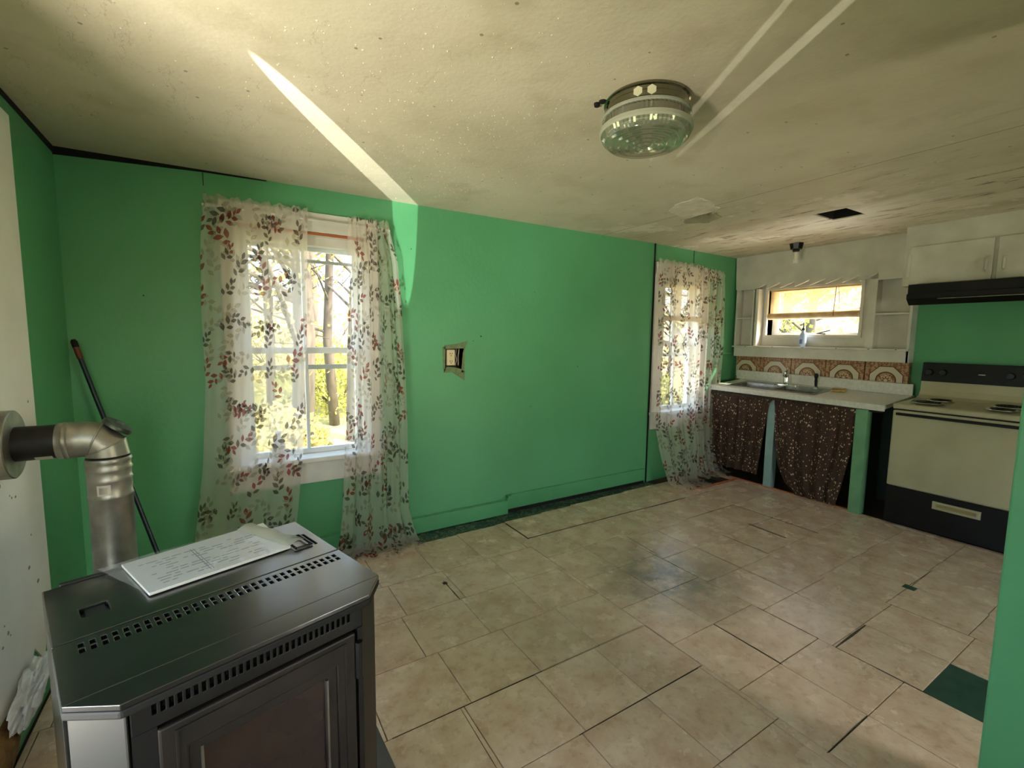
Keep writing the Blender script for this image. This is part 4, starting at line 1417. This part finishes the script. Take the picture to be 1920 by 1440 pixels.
# ------------------------------------------------------------------ pellet stove
ST = thing('pellet_stove', 'black pellet stove with slotted top in the foreground', 'stove', loc=(-0.396, 1.49, 0), rotz=math.radians(16))
SZ = 0.80
TOP = [(0.0, 0.0), (0.597, 0.0), (0.597, -0.512), (0.531, -0.577), (0.067, -0.577), (0.0, -0.512)]
BODY = [(0.012, -0.01), (0.578, -0.01), (0.578, -0.505), (0.520, -0.560), (0.077, -0.560), (0.012, -0.505)]
FR_ = mat('stove_cast_black', rgb(24, 24, 25), 0.4, 0.3, rgb(32, 32, 33), 10, 4, spec=0.5)
# body as separate panels
MB().prism([(0.014, -.012), (0.576, -.012), (0.576, -.50), (0.52, -.545), (0.077, -.545), (0.014, -.50)], 0.03, 0.775).build('stove_body', FR_, ST, bevel=0.003)
MB().prism([(0.0, -0.01), (0.014, -0.01), (0.014, -0.50), (0.0, -0.505)], 0.06, 0.782).build('side_panel', STOVE, ST, bevel=0.003)
MB().prism([(0.576, -0.01), (0.588, -0.01), (0.588, -0.505), (0.576, -0.50)], 0.06, 0.782).build('side_panel', STOVE, ST, bevel=0.003)
CORNER = mat('corner_panel_lit', rgb(92, 91, 90), 0.38, 0.55)  # black panel coloured lighter grey for the light it reflects
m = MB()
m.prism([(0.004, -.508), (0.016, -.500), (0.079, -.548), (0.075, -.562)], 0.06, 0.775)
m.build('corner_panel', CORNER, ST, bevel=0.004, label='black satin corner panel painted grey where light reflects')
MB().prism([(0.518, -.562), (0.514, -.548), (0.574, -.500), (0.585, -.508)], 0.06, 0.775).build('corner_panel', FR_, ST, bevel=0.004)
# lid plates
lid = [(0.0, 0.0), (0.597, 0.0), (0.597, -0.2955), (0.0, -0.2955)]
hp_ = [(0.505, 0.572, -0.215, -0.120), (0.052, 0.100, -0.206, -0.158)]
MB().plate((0.0, 0.597), (-0.2955, 0.0), hp_, SZ, SZ - 0.012, lambda u, v, w: (u, v, w)).build('hopper_lid', STOVE, ST, bevel=0.0025)
MB().box(0.0, 0.597, -0.30, 0.0, SZ - 0.030, SZ - 0.012).build('lid_under', FR_, ST)
slots = []
nS = 31
for k in range(nS):
    u = 0.036 + k * (0.573 - 0.036 - .009) / (nS - 1)
    for va in (-0.334, -0.357):
        slots.append((u, u + 0.0088, va, va + 0.0165))
m = MB()
m.plate((0.0, 0.597), (-0.512, -0.299), slots, SZ, SZ - 0.010, lambda u, v, w: (u, v, w))
m.prism([(0.0, -.512), (0.597, -.512), (0.531, -.577), (0.067, -.577)], SZ - 0.010, SZ)
m.build('front_top_plate', STOVE, ST, bevel=0.0012)
m = MB()
m.prism([(-.001, -.30), (.598, -.30), (.598, -.513), (.532, -.579), (.066, -.579), (-.001, -.513)], SZ - 0.026, SZ - 0.010)
m.build('top_lip', RIDGE, ST, bevel=0.004)
MB().box(0.03, 0.53, 0.0, 0.016, SZ - 0.02, SZ + 0.004).build('rear_hinge', FR_, ST, bevel=0.003)
# latch ring and plate
l1 = MB().box(0.507, 0.570, -0.213, -0.122, SZ - 0.008, SZ - 0.004).build('latch_plate', STEEL, ST)
m = MB()
pts = [(0.512, -.214), (0.512, -.128), (0.556, -.128), (0.556, -.214)]
m.tube([(x, y, SZ + .004) for x, y in pts] + [(pts[0][0], pts[0][1], SZ + .004)], .004, 8)
m.build('latch_ring', BLACKM, l1)
MB().box(0.060, 0.095, -0.204, -0.162, SZ - 0.010, SZ - 0.004).build('latch_plate', FR_, ST, label='black latch recess')
# front band with vertical vents
vents = [(0.110 + k * 0.0128, 0.110 + k * 0.0128 + 0.0072, 0.744, 0.782) for k in range(30)]
m = MB()
m.plate((0.080, 0.518), (0.72, 0.790), vents, -0.562, -0.548, lambda u, v, w: (u, w, v))
m.build('vent_band', FR_, ST, bevel=0.0012)
MB().box(0.105, 0.50, -0.5475, -0.546, 0.740, 0.786).build('vent_recess', DARK, ST)
# door
door = MB().plate((0.116, 0.498), (0.16, 0.714), [(0.160, 0.452, 0.24, 0.655)], -0.568, -0.548, lambda u, v, w: (u, w, v)).build('fire_door', STOVE2, ST, bevel=0.004)
MB().plate((0.160, 0.452), (0.24, 0.655), [(0.182, 0.430, 0.26, 0.633)], -0.563, -0.552, lambda u, v, w: (u, w, v)).build('glass_frame', STOVE2, door, bevel=0.002)
MB().box(0.182, 0.430, -0.556, -0.552, 0.26, 0.633).build('door_glass', STOVEGLASS, door)
MB().plate((0.140, 0.474), (0.19, 0.700), [(0.144, 0.470, 0.194, 0.696)], -0.5705, -0.567, lambda u, v, w: (u, w, v)).build('raised_bead', STOVE2, door)
MB().box(0.178, 0.183, -0.566, -0.555, 0.26, 0.64).build('glass_clip', STEEL, door)
MB().box(0.425, 0.430, -0.566, -0.555, 0.26, 0.63).build('glass_clip', STEEL, door)
MB().tube([(0.505, -.570, 0.60), (0.505, -.570, 0.69)], .009, 10).build('hinge_barrel', FR_, ST, smooth=True, auto=40)
MB().tube([(0.505, -.570, 0.25), (0.505, -.570, 0.34)], .009, 10).build('hinge_barrel', FR_, ST, smooth=True, auto=40)
MB().box(0.505, 0.518, -0.564, -0.548, 0.1, 0.72).build('front_stile', FR_, ST)
MB().box(0.080, 0.116, -0.562, -0.548, 0.1, 0.72).build('front_stile', FR_, ST)
MB().prism([(0.03, -.03), (0.56, -.03), (0.56, -.49), (0.51, -.54), (0.09, -.54), (0.03, -.49)], 0.012, 0.06).build('pedestal', FR_, ST)
pad = MB().prism([(-0.42, 0.55), (0.20, 0.60), (0.425, 1.33), (0.405, 1.86), (-0.50, 1.86)], 0.002, 0.012).build('hearth_pad', HEARTH, None, bevel=0.002)
tag(pad, 'dark grey hearth pad under the black pellet stove', 'hearth pad')

# papers in a plastic sleeve
Mst = Matrix.Translation((-0.396, 1.49, 0)) @ Matrix.Rotation(math.radians(16), 4, 'Z')
c0, c1, c2, c3 = Vector((-0.255, 1.542)), Vector((-0.174, 1.332)), Vector((0.141, 1.438)), Vector((0.085, 1.668))
axu = (c2 - c1).normalized()
man = thing('manual_booklet', 'white printed booklet in clear plastic sleeve lying on the black stove', 'booklet', loc=(c1.x, c1.y, SZ + 0.003), rotz=math.atan2(axu.y, axu.x))
Rm = Matrix.Rotation(-math.atan2(axu.y, axu.x), 2)
q = [Rm @ (c - c1) for c in (c0, c1, c2, c3)]
MB().prism([tuple(q[1]), tuple(q[2]), tuple(q[3]), tuple(q[0])], 0.0, 0.007).build('paper_stack', PAPER, man, bevel=0.001)
m = MB()
rng = random.Random(4)
for k in range(10):
    y = 0.03 + k * 0.0165
    x = 0.035 - 0.02 * (k / 10)
    while x < 0.27:
        l = rng.uniform(.008, .03)
        if rng.random() < .66:
            m.box(x, x + l, y, y + 0.0035, 0.0071, 0.0074)
        x += l + rng.uniform(.004, .01)
m.box(0.135, 0.137, 0.02, 0.19, .0071, .0074)
m.box(0.142, 0.1435, 0.02, 0.19, .0071, .0074)
m.build('print_lines', INK, man, kind='stuff')
# crinkled film over it
def crinkle(x0, x1, y0, y1, nx, ny, z0, amp, seed, shear=0.0):
    rng = random.Random(seed)
    rid = [(rng.uniform(x0, x1), rng.uniform(y0, y1), rng.uniform(0, PI), rng.uniform(.3, 1)) for _ in range(9)]
    vs_ = []
    for j in range(ny + 1):
        for i in range(nx + 1):
            x = x0 + (x1 - x0) * i / nx
            y = y0 + (y1 - y0) * j / ny
            h = 0
            for (a, b, th, s) in rid:
                dd = abs((x - a) * math.sin(th) - (y - b) * math.cos(th))
                al = abs((x - a) * math.cos(th) + (y - b) * math.sin(th))
                h += s * max(0, 1 - dd / .02) * max(0, 1 - al / .12)
            h *= min(1, max(0, (x - x0) / (x1 - x0)) * 1.5 + .15)
            vs_.append((x + shear * (y - y0), y, z0 + amp * h + rng.uniform(0, amp * .25)))
    fs = [(j * (nx + 1) + i, j * (nx + 1) + i + 1, (j + 1) * (nx + 1) + i + 1, (j + 1) * (nx + 1) + i) for j in range(ny) for i in range(nx)]
    return vs_, fs
def film_mat():
    m = bpy.data.materials.new('glossy_clear_film')
    m.use_nodes = True
    nt = m.node_tree
    nt.nodes.clear()
    out = nd(nt, 'ShaderNodeOutputMaterial')
    tr = nd(nt, 'ShaderNodeBsdfTransparent')
    gl = nd(nt, 'ShaderNodeBsdfGlossy')
    gl.inputs['Roughness'].default_value = 0.12
    df = nd(nt, 'ShaderNodeBsdfDiffuse')
    df.inputs[0].default_value = rgb(215, 215, 208)
    a = nd(nt, 'ShaderNodeMixShader')
    a.inputs[0].default_value = 0.5
    b = nd(nt, 'ShaderNodeMixShader')
    b.inputs[0].default_value = 0.30
    nt.links.new(gl.outputs[0], a.inputs[1])
    nt.links.new(df.outputs[0], a.inputs[2])
    nt.links.new(tr.outputs[0], b.inputs[1])
    nt.links.new(a.outputs[0], b.inputs[2])
    nt.links.new(b.outputs[0], out.inputs[0])
    return m
FILM = film_mat()
MB().add(*crinkle(-0.005, 0.335, -0.004, 0.232, 50, 30, 0.0085, 0.007, 8, -0.22)).build('plastic_sleeve', FILM, man, smooth=True, fix=False)
m = MB()
vs_, fs = [], []
for j in range(13):
    for i in range(5):
        t = i / 4
        vs_.append((0.325 + 0.045 * t - 0.22 * 0.236 * j / 12, -0.006 + 0.236 * j / 12, 0.010 + 0.013 * math.sin(t * 2.2) * (0.75 + .25 * math.sin(j * 1.1))))
for j in range(12):
    for i in range(4):
        fs.append((j * 5 + i, j * 5 + i + 1, (j + 1) * 5 + i + 1, (j + 1) * 5 + i))
m.add(vs_, fs)
m.build('sleeve_flap', sheer_mat('milky_plastic_flap', rgb(188, 188, 164), 0.35, 0.4), man, smooth=True, fix=False)

# ------------------------------------------------------------------ stove pipe
PY, PZ, PX = 2.13, 1.052, -0.366
pipe = thing('stove_pipe', 'galvanised stove pipe elbow and riser entering the left wall', 'stove pipe', loc=(PX, PY, 0))
TX = Matrix.Translation((0, 0, PZ)) @ Matrix.Rotation(PI / 2, 4, 'Y')
th = MB()
th.lathe([(.105, -.294), (.112, -.290), (.112, -.232), (.108, -.229), (.06, -.229)], 40, T=TX)
th.build('wall_thimble', GALV, pipe, smooth=True, auto=35)
MB().lathe([(.054, -.30), (.057, -.30), (.057, -.124), (.054, -.124)], 32, T=TX).build('black_liner', mat('black_pipe_sleeve', rgb(22, 20, 19), 0.5, 0.3, rgb(34, 31, 29), 18, 3), pipe, smooth=True, auto=35)
m = MB()
r = .061
m.lathe([(.05, -.126), (r, -.126), (r, -.112), (r + .003, -.108), (r, -.104), (r, -.098), (r + .003, -.094), (r, -.09), (r, -.062)], 32, T=TX)
m.build('elbow_collar', GALV, pipe, smooth=True, auto=50)
# mitred gores
def ring(cx, cz, tilt, n=32, rr=r):
    out = []
    for k in range(n):
        a = 2 * PI * k / n
        lx, ly = rr * math.cos(a), rr * math.sin(a)
        out.append(Vector((cx + lx * math.cos(tilt), ly, cz + lx * math.sin(tilt))))
    return out
# tilt 90deg => vertical plane (axis along x); 0 => axis along z
rings = [ring(-.064, PZ, PI / 2), ring(-.05, PZ + .0, PI / 2 - .0), ring(-.030, PZ - .004, PI / 2 - .42), ring(-.004, PZ - .030, .42), ring(0, PZ - .062, 0), ring(0, PZ - .075, 0)]
for i, nm in enumerate(('elbow_gore', 'elbow_gore', 'elbow_gore', 'elbow_gore')):
    a, b = rings[i if i < 1 else i], rings[i + 1]
    m = MB()
    m.add(a + b, [(k, (k + 1) % 32, 32 + (k + 1) % 32, 32 + k) for k in range(32)])
    m.build(nm, GALV, pipe, smooth=True, fix=True)
m = MB()
for rg_ in (rings[2], rings[3]):
    m.tube([p + (p - Vector((sum(q_.x for q_ in rg_) / 32, 0, sum(q_.z for q_ in rg_) / 32))) * .02 for p in rg_] + [rg_[0]], .0028, 6, cap=False)
m.build('seam_bead', GALV, pipe, smooth=True)
m = MB()
capT = Matrix.Translation((.028, .012, PZ + .034)) @ Matrix.Rotation(math.radians(38), 4, 'Y')
m.lathe([(.0, .012), (.044, .012), (.048, .006), (.048, -.004), (.040, -.006), (.0, -.006)], 28, T=capT)
m.box(-.012, .012, -.004, .004, .012, .022, T=capT)
m.build('cleanout_cap', mat('aged_green_metal', rgb(58, 66, 54), 0.4, 0.7, rgb(86, 92, 78), 14, 3), pipe, smooth=True, auto=35)
R = .0625
prof = [(R, PZ - .07), (R + .004, PZ - .078), (R, PZ - .086), (R, PZ - .10), (R + .004, PZ - .108), (R, PZ - .116), (R, PZ - .14), (R + .003, PZ - .146), (R, PZ - .152), (R, PZ - .20), (R + .003, PZ - .206), (R, PZ - .212), (R, .58), (R + .003, .574), (R, .568), (R - .002, .30), (R + .01, .28), (R + .01, .24)]
MB().lathe(prof, 36).build('riser_pipe', GALV, pipe, smooth=True, auto=60)
MB().lathe([(R + .012, .27), (R + .012, .012), (R, .012)], 24).build('cleanout_tee', GALV, pipe, smooth=True, auto=40)
def sticker(a0, a1, z0, z1, rr, mt, nm, parent):
    m = MB()
    n = 8
    vs_ = []
    for k in range(n + 1):
        a = a0 + (a1 - a0) * k / n
        vs_ += [(rr * math.cos(a), rr * math.sin(a), z0), (rr * math.cos(a), rr * math.sin(a), z1)]
    m.add(vs_, [(2 * k, 2 * k + 2, 2 * k + 3, 2 * k + 1) for k in range(n)])
    return m.build(nm, mt, parent, fix=False)
LABW = mat('paper_label', rgb(196, 184, 168), 0.6)
sticker(-2.0, -1.4, PZ - .195, PZ - .158, R + .0012, LABW, 'label_sticker', pipe)
sticker(-1.9, -1.55, PZ - .188, PZ - .166, R + .0020, GALV, 'label_print', pipe)
m = MB()
vs_ = []
for k in range(9):
    a = -2.35 + .5 * k / 8
    for x in (-.178, -.135):
        vs_.append((x, .0582 * math.cos(a), PZ + .0582 * math.sin(a)))
m.add(vs_, [(2 * k, 2 * k + 1, 2 * k + 3, 2 * k + 2) for k in range(8)])
m.build('label_sticker', LABW, pipe, fix=False, label='pale label on black liner')
for (x, z) in ((-.048, .03), (-.02, -.012)):
    MB().lathe([(.004, 0), (.003, .004), (0, .005)], 8, T=Matrix.Translation((x, -.055, PZ + z - .02)) @ Matrix.Rotation(PI / 2, 4, 'X')).build('screw_head', STEEL, pipe)

# broom pole in the corner
bp_ = thing('broom_pole', 'dark blue pole with rust red tip leaning in the corner', 'pole', loc=(-0.27, 2.92, 0))
a, b = Vector((0, 0, 0.008)), Vector((-0.358, 0.17, 1.375))
dv = b - a
MB().tube([a, a + dv * .95], .0105, 12).build('shaft', BROOM, bp_, smooth=True, auto=40)
MB().tube([a + dv * .94, a + dv * .985], .0125, 12).build('grip', RUST, bp_, smooth=True, auto=40)
MB().tube([a + dv * .98, b, b + dv * .008], [.013, .0135, .008], 12).build('end_cap', DARK, bp_, smooth=True, auto=40)

# torn wall bottom: insulation and white plastic
m = MB()
rng = random.Random(12)
vs_ = []
nx, nz = 12, 12
for j in range(nz + 1):
    for i in range(nx + 1):
        y = 1.55 + 0.60 * i / nx
        z = 0.01 + 0.16 * j / nz
        edge = math.sin(PI * i / nx) * math.sin(PI * j / nz)
        vs_.append((XL + 0.006 + edge * 0.05 * rng.uniform(.5, 1.2), y, z + rng.uniform(-.01, .01) * (edge > .05)))
m.add(vs_, [(j * (nx + 1) + i, j * (nx + 1) + i + 1, (j + 1) * (nx + 1) + i + 1, (j + 1) * (nx + 1) + i) for j in range(nz) for i in range(nx)])
tag(m.build('insulation_tuft', INSUL, None, smooth=True, fix=False), 'brown insulation bulging from the torn foot of the left wall', 'insulation')
bm2 = bmesh.new()
bmesh.ops.create_icosphere(bm2, subdivisions=4, radius=1)
rng = random.Random(5)
from mathutils import noise as mn
for v in bm2.verts:
    p = v.co.copy()
    k = 1 + 0.45 * mn.noise(p * 2.1) + 0.28 * (1 - abs(mn.noise(p * 5.0 + Vector((3, 1, 2))))*2)
    p *= k
    v.co = Vector((p.x * 0.028, p.y * 0.125, p.z * 0.055 + p.y * 0.02))
me = bpy.data.meshes.new('plastic_bag')
bm2.to_mesh(me)
bm2.free()
me.materials.append(mat('white_crumpled_plastic', rgb(226, 226, 222), 0.3, 0, rgb(206, 206, 204), 20, 3))
bag = bpy.data.objects.new('plastic_bag', me)
COL.objects.link(bag)
bag.location = (XL + 0.045, 2.14, 0.19)
tag(bag, 'crumpled white plastic bag stuffed against the left wall behind the stove', 'bag')

# ------------------------------------------------------------------ outdoors
GRASS = mat('dry_spring_grass', rgb(178, 168, 108), 0.9, 0, rgb(146, 146, 80), 1.2, 6)
def hill(x, y):
    d = max(0.0, max((y - 4.5) / 14, (x - 6.5) / 16))
    return -0.55 + 1.6 * min(d, 2.2) ** 1.25 + 0.12 * math.sin(x * .9) * math.cos(y * .7)
vs_, fs = [], []
NX = 60
for j in range(NX + 1):
    for i in range(NX + 1):
        x, y = -22 + 66 * i / NX, -20 + 62 * j / NX
        vs_.append((x, y, hill(x, y)))
for j in range(NX):
    for i in range(NX):
        fs.append((j * (NX + 1) + i, j * (NX + 1) + i + 1, (j + 1) * (NX + 1) + i + 1, (j + 1) * (NX + 1) + i))
gnd = MB().add(vs_, fs).build('ground', GRASS, None, smooth=True)
gnd['kind'] = 'structure'
def foliage_mat(name, c1, c2):
    m = bpy.data.materials.new(name)
    m.use_nodes = True
    nt = m.node_tree
    nt.nodes.clear()
    out = nd(nt, 'ShaderNodeOutputMaterial')
    df, tl = nd(nt, 'ShaderNodeBsdfDiffuse'), nd(nt, 'ShaderNodeBsdfTranslucent')
    g = nd(nt, 'ShaderNodeNewGeometry')
    c = mixc(nt, g.outputs['Random Per Island'], c1, c2)
    mx = nd(nt, 'ShaderNodeMixShader')
    mx.inputs[0].default_value = 0.4
    nt.links.new(c, df.inputs[0])
    nt.links.new(c, tl.inputs[0])
    nt.links.new(df.outputs[0], mx.inputs[1])
    nt.links.new(tl.outputs[0], mx.inputs[2])
    nt.links.new(mx.outputs[0], out.inputs[0])
    return m
LEAF1 = foliage_mat('spring_leaves', rgb(186, 178, 100), rgb(146, 150, 72))
LEAF2 = foliage_mat('pale_dry_leaves', rgb(192, 178, 118), rgb(160, 150, 88))
def tree(label, x, y, h, rad, seed, leaves, leafmat, spread=1.0, lean=0.0):
    rng = random.Random(seed)
    z0 = hill(x, y) - 0.1
    t = thing('tree', label, 'tree', loc=(x, y, z0))
    tr, br, lf = MB(), MB(), MB()
    pts = [Vector((lean * h * f * f + rng.uniform(-.06, .06), rng.uniform(-.06, .06), h * f)) for f in (0, .2, .4, .6, .8, 1)]
    tr.tube(pts, [rad, rad * .85, rad * .7, rad * .5, rad * .3, rad * .1], 9)
    tips = []
    for k in range(26):
        f = rng.uniform(.12, .98)
        i = min(int(f * 5), 4)
        p = pts[i].lerp(pts[i + 1], f * 5 - i)
        a = rng.uniform(0, 2 * PI)
        L = h * rng.uniform(.14, .32) * spread * (1.15 - .6 * f)
        d = Vector((math.cos(a), math.sin(a), rng.uniform(.15, .9)))
        q = p + d * L * .5 + Vector((0, 0, rng.uniform(-.1, .2)))
        e = q + d * L * .5 + Vector((rng.uniform(-.3, .3), rng.uniform(-.3, .3), rng.uniform(-.2, .4))) * L * .4
        rr = rad * .32 * (1.1 - f)
        br.tube([p, q, e], [rr, rr * .6, rr * .2], 5, cap=False)
        tips += [(q, L * .35), (e, L * .45)]
        for _ in range(3):
            s = p.lerp(e, rng.uniform(.3, .9))
            e2 = s + Vector((rng.uniform(-1, 1), rng.uniform(-1, 1), rng.uniform(-.3, 1))) * L * .35
            br.tube([s, e2], [rr * .35, rr * .12], 4, cap=False)
            tips.append((e2, L * .3))
    for _ in range(leaves):
        p, s = rng.choice(tips)
        c = p + Vector((rng.gauss(0, 1), rng.gauss(0, 1), rng.gauss(0, 1))) * s * .6
        w = rng.uniform(.03, .07)
        u = Vector((rng.uniform(-1, 1), rng.uniform(-1, 1), rng.uniform(-1, 1))).normalized() * w
        v = u.orthogonal().normalized() * w * .6
        lf.add([c - u, c + v, c + u, c - v], [(0, 1, 2, 3)])
    tr.build('trunk', BARK, t, smooth=True)
    br.build('branches', BARK, t, smooth=True, kind='stuff')
    if leaves:
        lf.build('foliage', leafmat, t, kind='stuff', fix=False)
    return t
tree('thick grey trunk tree nearest the larger window, left of its middle muntin', 0.95, 7.2, 9, .17, 1, 900, LEAF2)
tree('slim tree with bare twigs right of centre in the larger window', 1.55, 8.4, 8, .09, 2, 900, LEAF1)
tree('leaning slim tree at the right edge of the larger window', 1.75, 7.6, 8, .11, 3, 900, LEAF2, 1.0, .05)
tree('young leafy tree at the left edge of the larger window', 0.75, 9.8, 7, .09, 4, 900, LEAF1)
tree('far yellow tree behind the others in the larger window', 2.2, 14.5, 9, .16, 5, 2600, LEAF1)
tree('tall far tree on the hillside left of the larger window', 0.6, 17.0, 10, .2, 6, 2600, LEAF2)
tree('straight tree seen through the left of the corner window', 8.5, 7.0, 8, .09, 7, 1800, LEAF1)
tree('thin pole tree seen through the right of the corner window', 9.3, 7.05, 8, .07, 8, 1800, LEAF2)
tree('far bushy tree beyond the corner window', 14, 11.2, 9, .16, 9, 3200, LEAF1)
tree('leafy tree outside the kitchen window', 9.6, 4.6, 6, .12, 10, 2600, LEAF1)
tree('far pale tree outside the kitchen window', 15.5, 8.2, 8, .16, 11, 2800, LEAF2)
def bush(label, x, y, r, seed, n, lm):
    rng = random.Random(seed)
    t = thing('bush', label, 'bush', loc=(x, y, hill(x, y)))
    st, lf = MB(), MB()
    for _ in range(10):
        a = rng.uniform(0, 6.28)
        st.tube([(0, 0, 0), (math.cos(a) * r * .4, math.sin(a) * r * .4, r * .5), (math.cos(a) * r * .8, math.sin(a) * r * .8, r * rng.uniform(.7, 1.2))], [.02, .014, .005], 4)
    for _ in range(n):
        a, b = rng.uniform(0, 6.28), rng.random()
        rr = r * math.sqrt(b)
        c = Vector((rr * math.cos(a), rr * math.sin(a), rng.uniform(.05, 1.25) * r * (1.1 - .5 * b)))
        w = rng.uniform(.03, .07)
        u = Vector((rng.uniform(-1, 1), rng.uniform(-1, 1), rng.uniform(-1, 1))).normalized() * w
        v = u.orthogonal().normalized() * w * .6
        lf.add([c - u, c + v, c + u, c - v], [(0, 1, 2, 3)])
    st.build('stems', BARK, t, kind='stuff')
    lf.build('foliage', lm, t, kind='stuff', fix=False)
bush('pale bush at the left foot of the larger window view', 0.5, 6.6, .7, 1, 1800, LEAF2)
bush('yellow green bush right of the thick grey trunk', 1.75, 9.3, 1.0, 2, 2600, LEAF1)
bush('wide bush on the slope behind the thick grey trunk', 1.1, 11.5, 1.4, 3, 3200, LEAF2)
bush('round bush below the corner window view', 8.0, 6.3, .9, 4, 2200, LEAF1)
bush('wide dry bush farther beyond the corner window', 10.5, 8.3, 1.3, 5, 2600, LEAF2)
bush('bush right outside the kitchen window', 8.3, 3.7, 1.2, 6, 2600, LEAF2)
bush('second bush farther outside the kitchen window', 11.5, 6.0, 1.6, 7, 2800, LEAF1)
